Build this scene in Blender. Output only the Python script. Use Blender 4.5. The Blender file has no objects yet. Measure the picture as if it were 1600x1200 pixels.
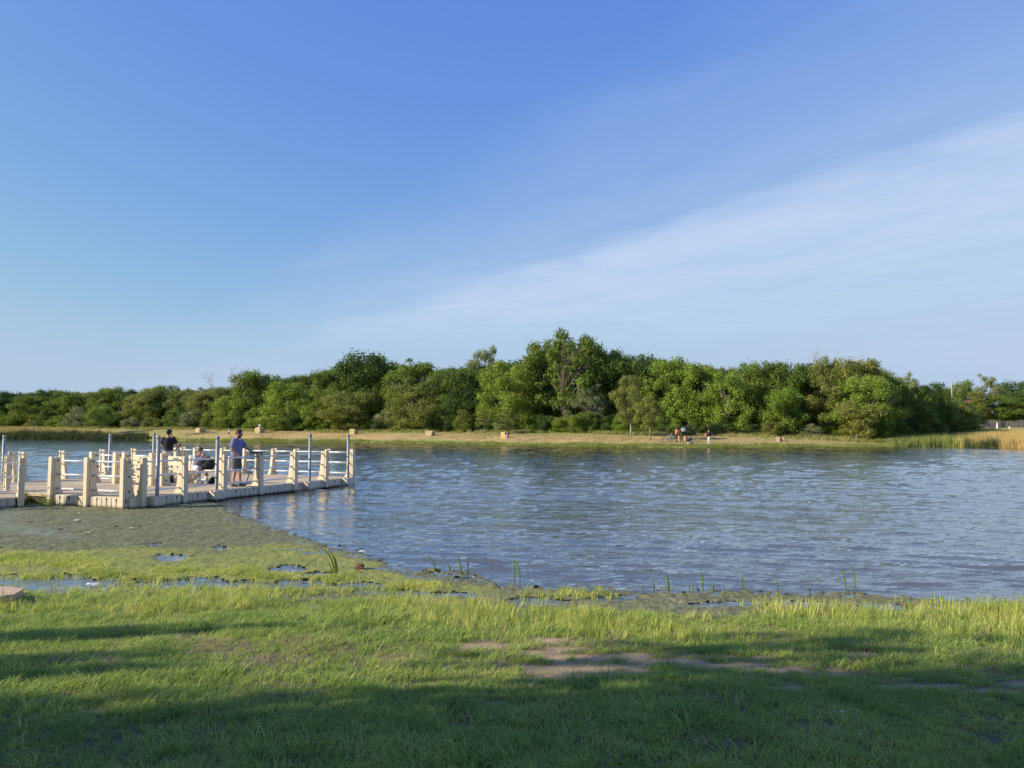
import bpy, bmesh, math, random
import numpy as np
from mathutils import Vector, Matrix

# ------------------------------------------------------------------ camera, world, sun, exposure
SC = bpy.context.scene
COL = SC.collection
CAM_H = 2.10
PITCH = math.atan(70 / 1200)
SUN_EL, SUN_AZ = math.radians(27), math.atan2(-0.26, -0.965)      # direction TO the sun (from +x, counter-clockwise)

cam_d = bpy.data.cameras.new('camera')
cam_d.sensor_width = 36
cam_d.lens = 27
cam_d.clip_end = 6000
cam = bpy.data.objects.new('camera', cam_d)
COL.objects.link(cam)
cam.location = (0, 0, CAM_H)
cam.rotation_euler = (math.pi / 2 + PITCH, 0, 0)
SC.camera = cam

SC.view_settings.view_transform = 'Standard'
SC.view_settings.look = 'None'
SC.view_settings.gamma = 1
SC.view_settings.use_curve_mapping = False
SC.view_settings.exposure = 0.5

world = bpy.data.worlds.new('World')
SC.world = world
world.use_nodes = True
WN, WL = world.node_tree.nodes, world.node_tree.links
WN.clear()


def wnode(t, **kw):
    n = WN.new(t)
    for k, v in kw.items():
        setattr(n, k, v)
    return n


def wmath(op, a, b=None, clamp=False):
    n = wnode('ShaderNodeMath', operation=op, use_clamp=clamp)
    for i, v in enumerate((a, b)):
        if v is None:
            continue
        if isinstance(v, (int, float)):
            n.inputs[i].default_value = v
        else:
            WL.new(v, n.inputs[i])
    return n.outputs[0]


sky = wnode('ShaderNodeTexSky', sky_type='NISHITA')
sky.sun_disc = False
sky.sun_elevation = SUN_EL
sky.sun_rotation = math.pi / 2 - SUN_AZ
sky.altitude = 200
sky.air_density = 1.0
sky.dust_density = 0.6
sky.ozone_density = 1.0
tc = wnode('ShaderNodeTexCoord')
sx = wnode('ShaderNodeSeparateXYZ')
WL.new(tc.outputs['Generated'], sx.inputs[0])
dz = wmath('MAXIMUM', sx.outputs['Z'], 0.03)
qx = wmath('DIVIDE', sx.outputs['X'], dz)
qy = wmath('DIVIDE', sx.outputs['Y'], dz)
# cirrus layer: s across the band edge, t along it
s_ = wmath('ADD', wmath('MULTIPLY', qx, 0.83), wmath('MULTIPLY', qy, 0.56))
t_ = wmath('SUBTRACT', wmath('MULTIPLY', qx, 0.56), wmath('MULTIPLY', qy, 0.83))
cv = wnode('ShaderNodeCombineXYZ')
WL.new(wmath('MULTIPLY', s_, 2.4), cv.inputs[0])
WL.new(wmath('MULTIPLY', t_, 0.9), cv.inputs[1])
n1 = wnode('ShaderNodeTexNoise')
n1.inputs['Scale'].default_value = 1.0
n1.inputs['Detail'].default_value = 10
n1.inputs['Roughness'].default_value = 0.6
n1.inputs['Distortion'].default_value = 0.5
WL.new(cv.outputs[0], n1.inputs['Vector'])
cv2 = wnode('ShaderNodeCombineXYZ')
WL.new(wmath('MULTIPLY', s_, 0.9), cv2.inputs[0])
WL.new(wmath('MULTIPLY', t_, 0.55), cv2.inputs[1])
n2 = wnode('ShaderNodeTexNoise')
n2.inputs['Scale'].default_value = 1.0
n2.inputs['Detail'].default_value = 3
WL.new(cv2.outputs[0], n2.inputs['Vector'])
sw = wmath('ADD', wmath('ADD', s_, wmath('MULTIPLY', wmath('SUBTRACT', n1.outputs[0], 0.5), 0.55)),
           wmath('MULTIPLY', wmath('SUBTRACT', n2.outputs[0], 0.5), 0.75))


def ramp(val, stops):
    r = wnode('ShaderNodeMapRange')
    r.inputs['From Min'].default_value = 0
    r.inputs['From Max'].default_value = 8
    WL.new(val, r.inputs['Value'])
    c = wnode('ShaderNodeValToRGB')
    e = c.color_ramp.elements
    e[0].position, e[0].color = stops[0][0] / 8, (stops[0][1],) * 3 + (1,)
    e[1].position, e[1].color = stops[-1][0] / 8, (stops[-1][1],) * 3 + (1,)
    for p, v in stops[1:-1]:
        k = e.new(p / 8)
        k.color = (v,) * 3 + (1,)
    c.color_ramp.interpolation = 'EASE'
    WL.new(r.outputs[0], c.inputs[0])
    return c.outputs[0]


band = ramp(sw, [(1.30, 0.0), (1.95, 0.17), (2.50, 0.26), (3.08, 0.74), (3.8, 0.68), (5.0, 0.52), (8.0, 0.26)])
tex = wnode('ShaderNodeMapRange')
tex.inputs['From Min'].default_value = 0.25
tex.inputs['From Max'].default_value = 0.75
tex.inputs['To Min'].default_value = 0.70
tex.inputs['To Max'].default_value = 1.15
WL.new(n1.outputs[0], tex.inputs['Value'])
far_ = wnode('ShaderNodeMapRange')
far_.interpolation_type = 'SMOOTHSTEP'
far_.inputs['From Min'].default_value = -10.5
far_.inputs['From Max'].default_value = -4.5
far_.inputs['To Min'].default_value = 0.25
far_.inputs['To Max'].default_value = 0.97
WL.new(t_, far_.inputs['Value'])
cfac = wmath('MULTIPLY', wmath('MULTIPLY', band, tex.outputs[0]), far_.outputs[0], True)
# the camera's tone curve on the clear sky: flattens it towards an even blue
ss = wnode('ShaderNodeSeparateColor')
WL.new(sky.outputs[0], ss.inputs[0])
hs = wnode('ShaderNodeCombineColor')
for ch, (k, ref, p, cap) in enumerate(((0.804, 1.04, 0.90, 2.85), (1.717, 1.67, 0.75, 3.70), (4.69, 2.75, 0.05, 6.0))):
    sm = wnode('ShaderNodeMath', operation='SMOOTH_MIN')
    WL.new(wmath('MULTIPLY', wmath('POWER', wmath('DIVIDE', wmath('MAXIMUM', ss.outputs[ch], 0.01), ref), p), k), sm.inputs[0])
    sm.inputs[1].default_value = cap
    sm.inputs[2].default_value = 0.8
    WL.new(sm.outputs[0], hs.inputs[ch])
mx = wnode('ShaderNodeMix', data_type='RGBA')
WL.new(cfac, mx.inputs[0])
WL.new(hs.outputs[0], mx.inputs[6])
mx.inputs[7].default_value = (4.0, 4.72, 6.06, 1)
bg = wnode('ShaderNodeBackground')
bg.inputs['Strength'].default_value = 0.11
WL.new(mx.outputs[2], bg.inputs['Color'])
wo = wnode('ShaderNodeOutputWorld')
WL.new(bg.outputs[0], wo.inputs['Surface'])

sun_d = bpy.data.lights.new('sun', 'SUN')
sun_d.energy = 4.6
sun_d.angle = math.radians(0.5)
sun_d.color = (1.0, 0.90, 0.74)
sun = bpy.data.objects.new('sun', sun_d)
COL.objects.link(sun)
_to = Vector((math.cos(SUN_EL) * math.cos(SUN_AZ), math.cos(SUN_EL) * math.sin(SUN_AZ), math.sin(SUN_EL)))
sun.rotation_euler = _to.to_track_quat('Z', 'Y').to_euler()
sun.location = (-30, -10, 40)

# ------------------------------------------------------------------ helpers
RNG = np.random.default_rng(7)
random.seed(7)


def ray(px, py):
    x, v = (px - 800) / 1200, (600 - py) / 1200
    c, s = math.cos(PITCH), math.sin(PITCH)
    return x, c - v * s, s + v * c


def G(px, py, z=0.0):
    x, y, zz = ray(px, py)
    t = (z - CAM_H) / zz
    return Vector((x * t, y * t, z))


def P(px, py, Y):
    x, y, z = ray(px, py)
    t = Y / y
    return Vector((x * t, Y, CAM_H + z * t))


def to_px(x, y, z):
    c, s = math.cos(PITCH), math.sin(PITCH)
    zz = z - CAM_H
    f = y * c + zz * s
    v = -y * s + zz * c
    return 800 + 1200 * x / f, 600 - 1200 * v / f


def mesh_obj(name, verts, faces, mat=None, parent=None, smooth=False, loc=None):
    me = bpy.data.meshes.new(name)
    me.from_pydata([tuple(v) for v in verts], [], [tuple(f) for f in faces])
    return link_mesh(name, me, mat, parent, smooth, loc)


def link_mesh(name, me, mat=None, parent=None, smooth=False, loc=None):
    if mat is not None:
        me.materials.append(mat)
    if smooth:
        me.polygons.foreach_set('use_smooth', np.ones(len(me.polygons), dtype=bool))
    me.update()
    o = bpy.data.objects.new(name, me)
    COL.objects.link(o)
    if parent is not None:
        o.parent = parent
    if loc is not None:
        o.location = loc
    return o


def np_mesh(name, verts, quads, mat=None, parent=None, smooth=False):
    """fast mesh from numpy arrays: verts (n,3), quads (m,4) or (m,3)"""
    me = bpy.data.meshes.new(name)
    verts = np.asarray(verts, dtype=np.float32)
    quads = np.asarray(quads, dtype=np.int32)
    k = quads.shape[1]
    me.vertices.add(len(verts))
    me.vertices.foreach_set('co', verts.ravel())
    me.loops.add(quads.size)
    me.loops.foreach_set('vertex_index', quads.ravel())
    me.polygons.add(len(quads))
    me.polygons.foreach_set('loop_start', np.arange(0, quads.size, k, dtype=np.int32))
    me.polygons.foreach_set('loop_total', np.full(len(quads), k, dtype=np.int32))
    me.update(calc_edges=True)
    me.validate()
    return link_mesh(name, me, mat, parent, smooth)


def attr(o, name, vals, dom='POINT'):
    a = o.data.attributes.new(name, 'FLOAT', dom)
    a.data.foreach_set('value', np.asarray(vals, dtype=np.float32))


def thing(name, label, cat, loc=(0, 0, 0), rz=0.0, group=None):
    o = bpy.data.objects.new(name, None)
    o.empty_display_size = 0.2
    COL.objects.link(o)
    o.location = loc
    o.rotation_euler = (0, 0, rz)
    tag(o, label, cat, group)
    return o


def tag(o, label, cat, group=None):
    o['label'] = label
    o['category'] = cat
    if group:
        o['group'] = group
    return o


def kind(o, k, label=None):
    o['kind'] = k
    if label:
        o['label'] = label
    return o


class MB:
    """collects boxes, tubes, lathes in one bmesh -> one mesh object"""

    def __init__(self):
        self.v, self.f = [], []

    def add(self, vs, fs):
        b = len(self.v)
        self.v += [tuple(x) for x in vs]
        self.f += [tuple(i + b for i in f) for f in fs]
        return self

    def box(self, x0, x1, y0, y1, z0, z1, bev=0.0):
        if bev <= 0:
            vs = [(x, y, z) for z in (z0, z1) for y in (y0, y1) for x in (x0, x1)]
            return self.add(vs, [(0, 2, 3, 1), (4, 5, 7, 6), (0, 1, 5, 4), (2, 6, 7, 3), (0, 4, 6, 2), (1, 3, 7, 5)])
        bm = bmesh.new()
        bmesh.ops.create_cube(bm, size=1)
        for v in bm.verts:
            v.co = Vector(((x0 + x1) / 2 + v.co.x * (x1 - x0), (y0 + y1) / 2 + v.co.y * (y1 - y0), (z0 + z1) / 2 + v.co.z * (z1 - z0)))
        bmesh.ops.bevel(bm, geom=bm.edges[:], offset=bev, segments=1, affect='EDGES', profile=0.5)
        bm.verts.index_update()
        self.add([v.co[:] for v in bm.verts], [[v.index for v in f.verts] for f in bm.faces])
        bm.free()
        return self

    def tube(self, pts, rad, n=8, cap=True):
        pts = [Vector(p) for p in pts]
        if isinstance(rad, (int, float)):
            rad = [rad] * len(pts)
        vs, fs = [], []
        ref = None
        for i, p in enumerate(pts):
            d = (pts[min(i + 1, len(pts) - 1)] - pts[max(i - 1, 0)]).normalized()
            if ref is None:
                ref = d.orthogonal().normalized()
            ref = (ref - d * ref.dot(d))
            ref = ref.normalized() if ref.length > 1e-6 else d.orthogonal().normalized()
            b = d.cross(ref)
            for k in range(n):
                a = 2 * math.pi * k / n
                vs.append(p + (ref * math.cos(a) + b * math.sin(a)) * rad[i])
        for i in range(len(pts) - 1):
            for k in range(n):
                fs.append((i * n + k, i * n + (k + 1) % n, (i + 1) * n + (k + 1) % n, (i + 1) * n + k))
        if cap:
            fs.append(tuple(range(n - 1, -1, -1)))
            fs.append(tuple((len(pts) - 1) * n + k for k in range(n)))
        return self.add(vs, fs)

    def prism(self, poly, axis, a0, a1):
        """extrude a 2-D polygon (list of (p,q)) along an axis"""
        n = len(poly)

        def mk(p, q, a):
            return {'x': (a, p, q), 'y': (p, a, q), 'z': (p, q, a)}[axis]
        vs = [mk(p, q, a0) for p, q in poly] + [mk(p, q, a1) for p, q in poly]
        fs = [tuple(range(n - 1, -1, -1)), tuple(range(n, 2 * n))] + [(i, (i + 1) % n, n + (i + 1) % n, n + i) for i in range(n)]
        return self.add(vs, fs)

    def ell(self, c, r, n=10, m=7, rot=None):
        vs, fs = [], []
        c = Vector(c)
        for j in range(m + 1):
            th = math.pi * j / m
            for k in range(n):
                ph = 2 * math.pi * k / n
                q = Vector((r[0] * math.sin(th) * math.cos(ph), r[1] * math.sin(th) * math.sin(ph), r[2] * math.cos(th)))
                vs.append(c + (rot @ q if rot else q))
        for j in range(m):
            for k in range(n):
                fs.append((j * n + k, (j + 1) * n + k, (j + 1) * n + (k + 1) % n, j * n + (k + 1) % n))
        return self.add(vs, fs)

    def mesh(self, name):
        me = bpy.data.meshes.new(name)
        bm = bmesh.new()
        vs = [bm.verts.new(v) for v in self.v]
        for f in self.f:
            try:
                bm.faces.new([vs[i] for i in f])
            except ValueError:
                pass
        bmesh.ops.remove_doubles(bm, verts=bm.verts[:], dist=1e-5)
        bmesh.ops.recalc_face_normals(bm, faces=bm.faces[:])
        bm.to_mesh(me)
        bm.free()
        return me

    def build(self, name, mat, parent=None, smooth=False, loc=None):
        return link_mesh(name, self.mesh(name), mat, parent, smooth, loc)


def copy_tree(o, parent=None):
    c = o.copy()
    COL.objects.link(c)
    if parent is not None:
        c.parent = parent
    for ch in [x for x in bpy.data.objects if x.parent == o]:
        copy_tree(ch, c)
    return c


# ------------------------------------------------------------------ materials
def new_mat(name):
    m = bpy.data.materials.new(name)
    m.use_nodes = True
    N, L = m.node_tree.nodes, m.node_tree.links
    return m, N, L, N['Principled BSDF']


def pm(name, c1, c2=None, scale=6.0, rough=0.7, bump=0.0, bscale=None, metal=0.0, spec=0.3, detail=4, stretch=(1, 1, 1), stain=None):
    m, N, L, b = new_mat(name)
    b.inputs['Roughness'].default_value = rough
    b.inputs['Metallic'].default_value = metal
    b.inputs['Specular IOR Level'].default_value = spec
    b.inputs['Base Color'].default_value = (*c1, 1)
    g = N.new('ShaderNodeNewGeometry')
    mp = N.new('ShaderNodeVectorMath')
    mp.operation = 'MULTIPLY'
    mp.inputs[1].default_value = stretch
    L.new(g.outputs['Position'], mp.inputs[0])
    out = None
    if c2:
        n = N.new('ShaderNodeTexNoise')
        n.inputs['Scale'].default_value = scale
        n.inputs['Detail'].default_value = detail
        n.inputs['Roughness'].default_value = 0.65
        L.new(mp.outputs[0], n.inputs['Vector'])
        mr = N.new('ShaderNodeMapRange')
        mr.inputs['From Min'].default_value = 0.32
        mr.inputs['From Max'].default_value = 0.68
        L.new(n.outputs[0], mr.inputs['Value'])
        mx = N.new('ShaderNodeMix')
        mx.data_type = 'RGBA'
        mx.inputs[6].default_value = (*c1, 1)
        mx.inputs[7].default_value = (*c2, 1)
        L.new(mr.outputs[0], mx.inputs[0])
        out = mx.outputs[2]
    if stain:                                    # waterline stain below a height
        z0, z1, sc = stain
        sz = N.new('ShaderNodeSeparateXYZ')
        L.new(g.outputs['Position'], sz.inputs[0])
        n3 = N.new('ShaderNodeTexNoise')
        n3.inputs['Scale'].default_value = 7
        L.new(g.outputs['Position'], n3.inputs['Vector'])
        ma = N.new('ShaderNodeMath')
        ma.operation = 'MULTIPLY_ADD'
        L.new(n3.outputs[0], ma.inputs[0])
        ma.inputs[1].default_value = -0.09
        L.new(sz.outputs[2], ma.inputs[2])
        mr2 = N.new('ShaderNodeMapRange')
        mr2.inputs['From Min'].default_value = z0 - 0.045
        mr2.inputs['From Max'].default_value = z1 - 0.045
        mr2.inputs['To Min'].default_value = 1
        mr2.inputs['To Max'].default_value = 0
        L.new(ma.outputs[0], mr2.inputs['Value'])
        mx2 = N.new('ShaderNodeMix')
        mx2.data_type = 'RGBA'
        L.new(mr2.outputs[0], mx2.inputs[0])
        if out:
            L.new(out, mx2.inputs[6])
        else:
            mx2.inputs[6].default_value = (*c1, 1)
        mx2.inputs[7].default_value = (*sc, 1)
        out = mx2.outputs[2]
    if out:
        L.new(out, b.inputs['Base Color'])
    if bump:
        n2 = N.new('ShaderNodeTexNoise')
        n2.inputs['Scale'].default_value = bscale or scale * 3
        n2.inputs['Detail'].default_value = 5
        L.new(mp.outputs[0], n2.inputs['Vector'])
        bp = N.new('ShaderNodeBump')
        bp.inputs['Strength'].default_value = min(1, bump)
        bp.inputs['Distance'].default_value = 0.02 * max(1, bump)
        L.new(n2.outputs[0], bp.inputs['Height'])
        L.new(bp.outputs[0], b.inputs['Normal'])
    return m


def leaf_mat(name, c1, c2, trans=0.35, scale=0.45, rnd=0.5, rough=0.6):
    """foliage: diffuse + translucent, colour varies with place and with the single tree"""
    m, N, L, b = new_mat(name)
    g = N.new('ShaderNodeNewGeometry')
    oi = N.new('ShaderNodeObjectInfo')
    n = N.new('ShaderNodeTexNoise')
    n.inputs['Scale'].default_value = scale
    n.inputs['Detail'].default_value = 4
    n.inputs['Roughness'].default_value = 0.7
    L.new(g.outputs['Position'], n.inputs['Vector'])
    ad = N.new('ShaderNodeMath')
    ad.operation = 'MULTIPLY_ADD'
    L.new(oi.outputs['Random'], ad.inputs[0])
    ad.inputs[1].default_value = rnd
    mr = N.new('ShaderNodeMapRange')
    mr.inputs['From Min'].default_value = 0.3
    mr.inputs['From Max'].default_value = 0.7
    mr.inputs['To Min'].default_value = -rnd / 2
    mr.inputs['To Max'].default_value = 1 - rnd / 2
    mr.clamp = False
    L.new(n.outputs[0], mr.inputs['Value'])
    L.new(mr.outputs[0], ad.inputs[2])
    ri = N.new('ShaderNodeMath')
    ri.operation = 'MULTIPLY_ADD'
    L.new(g.outputs['Random Per Island'], ri.inputs[0])
    ri.inputs[1].default_value = 0.5
    ri.inputs[2].default_value = -0.25
    a2 = N.new('ShaderNodeMath')
    a2.use_clamp = True
    L.new(ad.outputs[0], a2.inputs[0])
    L.new(ri.outputs[0], a2.inputs[1])
    mx = N.new('ShaderNodeMix')
    mx.data_type = 'RGBA'
    mx.inputs[6].default_value = (*c1, 1)
    mx.inputs[7].default_value = (*c2, 1)
    L.new(a2.outputs[0], mx.inputs[0])
    b.inputs['Roughness'].default_value = rough
    b.inputs['Specular IOR Level'].default_value = 0.25
    L.new(mx.outputs[2], b.inputs['Base Color'])
    tr = N.new('ShaderNodeBsdfTranslucent')
    hv = N.new('ShaderNodeHueSaturation')
    hv.inputs['Value'].default_value = 1.25
    hv.inputs['Hue'].default_value = 0.49
    L.new(mx.outputs[2], hv.inputs['Color'])
    L.new(hv.outputs[0], tr.inputs['Color'])
    ms = N.new('ShaderNodeMixShader')
    ms.inputs[0].default_value = trans
    L.new(b.outputs[0], ms.inputs[1])
    L.new(tr.outputs[0], ms.inputs[2])
    L.new(ms.outputs[0], N['Material Output'].inputs['Surface'])
    return m


M = {}
M['plastic'] = pm('beige_plastic', (0.74, 0.635, 0.445), (0.66, 0.555, 0.37), 3.0, 0.55, 0.15, 60, stain=(0.0, 0.09, (0.05, 0.035, 0.015)))
M['float_side'] = pm('float_plastic', (0.70, 0.61, 0.45), (0.56, 0.48, 0.34), 4.0, 0.6, 0.2, 50, stain=(0.0, 0.10, (0.10, 0.06, 0.02)))
M['deck'] = pm('deck_plastic', (0.56, 0.45, 0.29), (0.42, 0.33, 0.21), 1.6, 0.75, 0.3, 90, detail=8)
M['dark_float'] = pm('wet_float', (0.03, 0.025, 0.015), (0.06, 0.05, 0.03), 8, 0.6)
M['rail'] = pm('rail_aluminium', (0.80, 0.79, 0.76), (0.72, 0.71, 0.68), 5, 0.35, metal=0.15, spec=0.5)
M['galv'] = pm('galvanised_steel', (0.35, 0.36, 0.33), (0.28, 0.29, 0.26), 7, 0.5, metal=0.2, spec=0.5)
M['bolt'] = pm('bolt_steel', (0.07, 0.065, 0.06), None, rough=0.5)
M['bark'] = pm('bark', (0.13, 0.10, 0.075), (0.22, 0.18, 0.14), 5, 0.9, 0.6, 14, stretch=(1, 1, 0.25))
M['bark_pale'] = pm('pale_bark', (0.42, 0.38, 0.30), (0.30, 0.26, 0.20), 5, 0.9, 0.5, 14, stretch=(1, 1, 0.25))
M['deadwood'] = pm('deadwood', (0.40, 0.37, 0.33), (0.30, 0.27, 0.23), 4, 0.9)
M['stone'] = pm('limestone', (0.50, 0.39, 0.22), (0.38, 0.29, 0.15), 2.2, 0.9, 0.8, 5, detail=8)
M['rust_stone'] = pm('rust_limestone', (0.54, 0.29, 0.12), (0.50, 0.36, 0.20), 2.8, 0.9, 0.8, 5, detail=8)
M['skin'] = pm('skin', (0.50, 0.29, 0.20), (0.44, 0.24, 0.16), 12, 0.55)
M['skin_pale'] = pm('pale_skin', (0.62, 0.40, 0.30), (0.55, 0.33, 0.24), 12, 0.55)
M['hair'] = pm('dark_hair', (0.018, 0.013, 0.010), (0.04, 0.03, 0.022), 60, 0.6)
M['hair_brown'] = pm('brown_hair', (0.06, 0.035, 0.02), (0.10, 0.06, 0.035), 60, 0.6)
M['black'] = pm('black_cloth', (0.012, 0.012, 0.015), (0.022, 0.022, 0.026), 20, 0.85, 0.3, 40)
M['shirt_blue'] = pm('lavender_blue_cloth', (0.21, 0.20, 0.36), (0.15, 0.145, 0.29), 18, 0.8, 0.4, 30)
M['shorts_grey'] = pm('grey_cloth', (0.125, 0.12, 0.115), (0.09, 0.088, 0.085), 18, 0.85, 0.4, 30)
M['tee_pale'] = pm('pale_grey_cloth', (0.52, 0.53, 0.56), (0.44, 0.45, 0.49), 14, 0.85, 0.4, 30)
M['shorts_white'] = pm('white_cloth', (0.66, 0.64, 0.72), (0.58, 0.56, 0.66), 14, 0.85, 0.4, 30)
M['khaki'] = pm('khaki_cloth', (0.62, 0.58, 0.50), (0.52, 0.48, 0.41), 14, 0.85)
M['red'] = pm('red_cloth', (0.55, 0.10, 0.10), (0.62, 0.18, 0.16), 14, 0.85)
M['white'] = pm('white_paint', (0.80, 0.79, 0.76), (0.70, 0.69, 0.66), 8, 0.6)
M['shoe'] = pm('dark_shoe', (0.03, 0.03, 0.035), (0.05, 0.05, 0.055), 18, 0.7)
M['grey_plastic'] = pm('grey_plastic', (0.30, 0.30, 0.29), (0.24, 0.24, 0.23), 12, 0.6)
M['teal_paint'] = pm('pale_teal_paint', (0.40, 0.55, 0.52), (0.34, 0.48, 0.46), 12, 0.4)
M['rubber'] = pm('rubber', (0.02, 0.02, 0.02), None, rough=0.8)
M['fence_wood'] = pm('weathered_fence_wood', (0.27, 0.23, 0.19), (0.18, 0.15, 0.12), 3, 0.9, stretch=(1, 1, 0.2))
M['roof_red'] = pm('red_roof_tile', (0.34, 0.10, 0.07), (0.26, 0.08, 0.055), 3, 0.85)
M['house_wall'] = pm('tan_brick_wall', (0.42, 0.34, 0.27), (0.36, 0.28, 0.22), 4, 0.9)
M['glass'] = pm('window_glass', (0.03, 0.04, 0.05), None, rough=0.1, spec=0.6)
M['lamp_pole'] = pm('tan_lamp_pole', (0.46, 0.39, 0.28), (0.40, 0.34, 0.25), 3, 0.7)
M['board'] = pm('tan_board', (0.60, 0.44, 0.30), (0.48, 0.34, 0.22), 9, 0.85, 0.6, 30, stretch=(0.3, 1, 1), detail=8)
M['board_edge'] = pm('grey_weathered_edge', (0.32, 0.27, 0.21), (0.20, 0.16, 0.12), 12, 0.9, 0.8, 20)
M['clay'] = pm('brown_clay', (0.26, 0.14, 0.075), (0.16, 0.085, 0.045), 25, 0.95, 0.8, 40)
M['scum_white'] = pm('pale_litter', (0.70, 0.68, 0.62), (0.55, 0.52, 0.46), 20, 0.7)

M['leaf_dark'] = leaf_mat('leaf_dark', (0.044, 0.092, 0.019), (0.118, 0.176, 0.03))
M['leaf_mid'] = leaf_mat('leaf_mid', (0.097, 0.155, 0.023), (0.229, 0.297, 0.041))
M['leaf_bright'] = leaf_mat('leaf_bright', (0.135, 0.220, 0.024), (0.290, 0.370, 0.052))
M['leaf_olive'] = leaf_mat('leaf_olive', (0.16, 0.189, 0.038), (0.299, 0.311, 0.07))
M['leaf_grey'] = leaf_mat('leaf_grey', (0.181, 0.223, 0.092), (0.327, 0.358, 0.155))
M['leaf_blue'] = leaf_mat('leaf_blue', (0.036, 0.084, 0.043), (0.104, 0.162, 0.068))
M['grass'] = leaf_mat('grass_blade', (0.21, 0.345, 0.062), (0.48, 0.55, 0.13), 0.4, 1.6, 0.6)
M['grass_tall'] = leaf_mat('grass_tall_blade', (0.28, 0.37, 0.060), (0.66, 0.66, 0.18), 0.4, 1.2, 0.6)
M['grass_dry'] = leaf_mat('grass_dry_blade', (0.38, 0.31, 0.14), (0.56, 0.48, 0.24), 0.3, 1.0, 0.5)
M['weed_far'] = leaf_mat('bank_grass_blade', (0.20, 0.24, 0.050), (0.36, 0.38, 0.10), 0.35, 0.3, 0.6)
M['reed_gold'] = leaf_mat('reed_gold', (0.46, 0.33, 0.10), (0.66, 0.52, 0.21), 0.3, 0.22, 0.6)
M['reed_green'] = leaf_mat('reed_green', (0.13, 0.155, 0.040), (0.32, 0.28, 0.095), 0.3, 0.25, 0.6)
M['reed_dark'] = leaf_mat('reed_dark', (0.036, 0.062, 0.022), (0.105, 0.125, 0.040), 0.3, 0.3, 0.6)


# ------------------------------------------------------------------ terrain
def lerp(x, xs, ys):
    return np.interp(x, xs, ys)


SHORE_PX = [-400, 0, 120, 230, 300, 400, 500, 600, 700, 800, 900, 1000, 1100, 1200, 1350, 1440, 1500, 1600, 2000]
SHORE_PY = [685.4, 686, 686.8, 687.8, 688.8, 690, 691, 692.5, 694, 696.5, 698, 699, 699.5, 699, 698, 698, 699, 701, 703]
SH_A = [(p - 800) / 1200 for p in SHORE_PX]
SH_Y = [G(p, q).y for p, q in zip(SHORE_PX, SHORE_PY)]
ZM_A = [-1, -0.667, -0.5, -0.33, -0.167, 0.083, 0.167, 0.42, 0.52, 0.60, 1]
ZM_V = [3.2, 3.0, 2.9, 2.5, 2.2, 1.85, 1.75, 1.6, 1.8, 2.6, 2.9]
LS_V = [16, 16, 15, 14, 14, 14, 14, 15, 25, 50, 55]


def vnoise(x, y, seed=0):
    """cheap smooth value noise on numpy arrays, about -1..1"""
    r = np.random.default_rng(seed)
    tab = r.uniform(-1, 1, (64, 64))
    xi, yi = np.floor(x).astype(int), np.floor(y).astype(int)
    fx, fy = x - xi, y - yi
    fx, fy = fx * fx * (3 - 2 * fx), fy * fy * (3 - 2 * fy)
    a, b = tab[xi % 64, yi % 64], tab[(xi + 1) % 64, yi % 64]
    c, d = tab[xi % 64, (yi + 1) % 64], tab[(xi + 1) % 64, (yi + 1) % 64]
    return (a * (1 - fx) + b * fx) * (1 - fy) + (c * (1 - fx) + d * fx) * fy


def fbm(x, y, seed=0, oct=4):
    s, a = 0, 0.5
    for k in range(oct):
        s = s + a * vnoise(x * 2 ** k + 7.3 * k, y * 2 ** k + 3.1 * k, seed + k)
        a *= 0.5
    return s


def shore_near(x):
    return lerp(x, [-40, -12, -7, -4, -1.5, 0, 1, 3, 5, 8, 14, 40], [9.6, 9.7, 9.6, 9.5, 9.2, 8.9, 8.75, 8.7, 8.7, 8.8, 9.3, 12]) \
        + 0.25 * fbm(x * 0.9, x * 0 + 3.3, 11)


def far_d(x, y):
    a = x / np.maximum(y, 1)
    return y - lerp(a, SH_A, SH_Y) - 1.2 * fbm(x * 0.12, y * 0 + 5, 21)


def hgt(x, y):
    x, y = np.asarray(x, float), np.asarray(y, float)
    d = shore_near(x) - y
    near = np.where(d > 0, 0.52 * (1 - np.exp(-np.maximum(d, 0) / 5.5)), np.maximum(0.09 * d, -1.2))
    near = near + 0.035 * fbm(x * 0.8, y * 0.8, 3) * np.clip(d + 0.6, 0, 1) + 0.014 * fbm(x * 4, y * 4, 5) * np.clip(d + 0.4, 0, 1)
    a = x / np.maximum(y, 1)
    fd = far_d(x, y)
    zm, ls = lerp(a, ZM_A, ZM_V), lerp(a, ZM_A, LS_V)
    far = np.where(fd > 0, zm * (1 - np.exp(-np.maximum(fd, 0) / ls)) + 0.06, np.maximum(0.15 * fd, -1.2))
    rz_ = lerp(fd, [-10, 0, 10, 60, 112, 130, 400], [-1.2, 0.03, 0.25, 0.75, 2.5, 2.85, 4.0])
    wr = np.clip((a - 0.50) / 0.07, 0, 1)
    far = far * (1 - wr) + rz_ * wr
    far = far + 0.10 * fbm(x * 0.16, y * 0.16, 9) * np.clip(fd / 6, 0, 1)
    return np.where(y < 40, near, far)


def H1(x, y):
    return float(hgt(np.array([x]), np.array([y]))[0])


def hit(px, py):
    """point of the terrain seen at a pixel of the photograph"""
    rx, ry, rz = ray(px, py)
    ts = np.concatenate([np.arange(3, 40, 0.02), np.arange(40, 400, 0.05)])
    x, y, z = rx * ts, ry * ts, CAM_H + rz * ts
    g = hgt(x, y) - z
    k = np.argmax(g > 0) if (g > 0).any() else len(ts) - 1
    return Vector((x[k], y[k], float(hgt(x[k:k + 1], y[k:k + 1])[0])))


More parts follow.
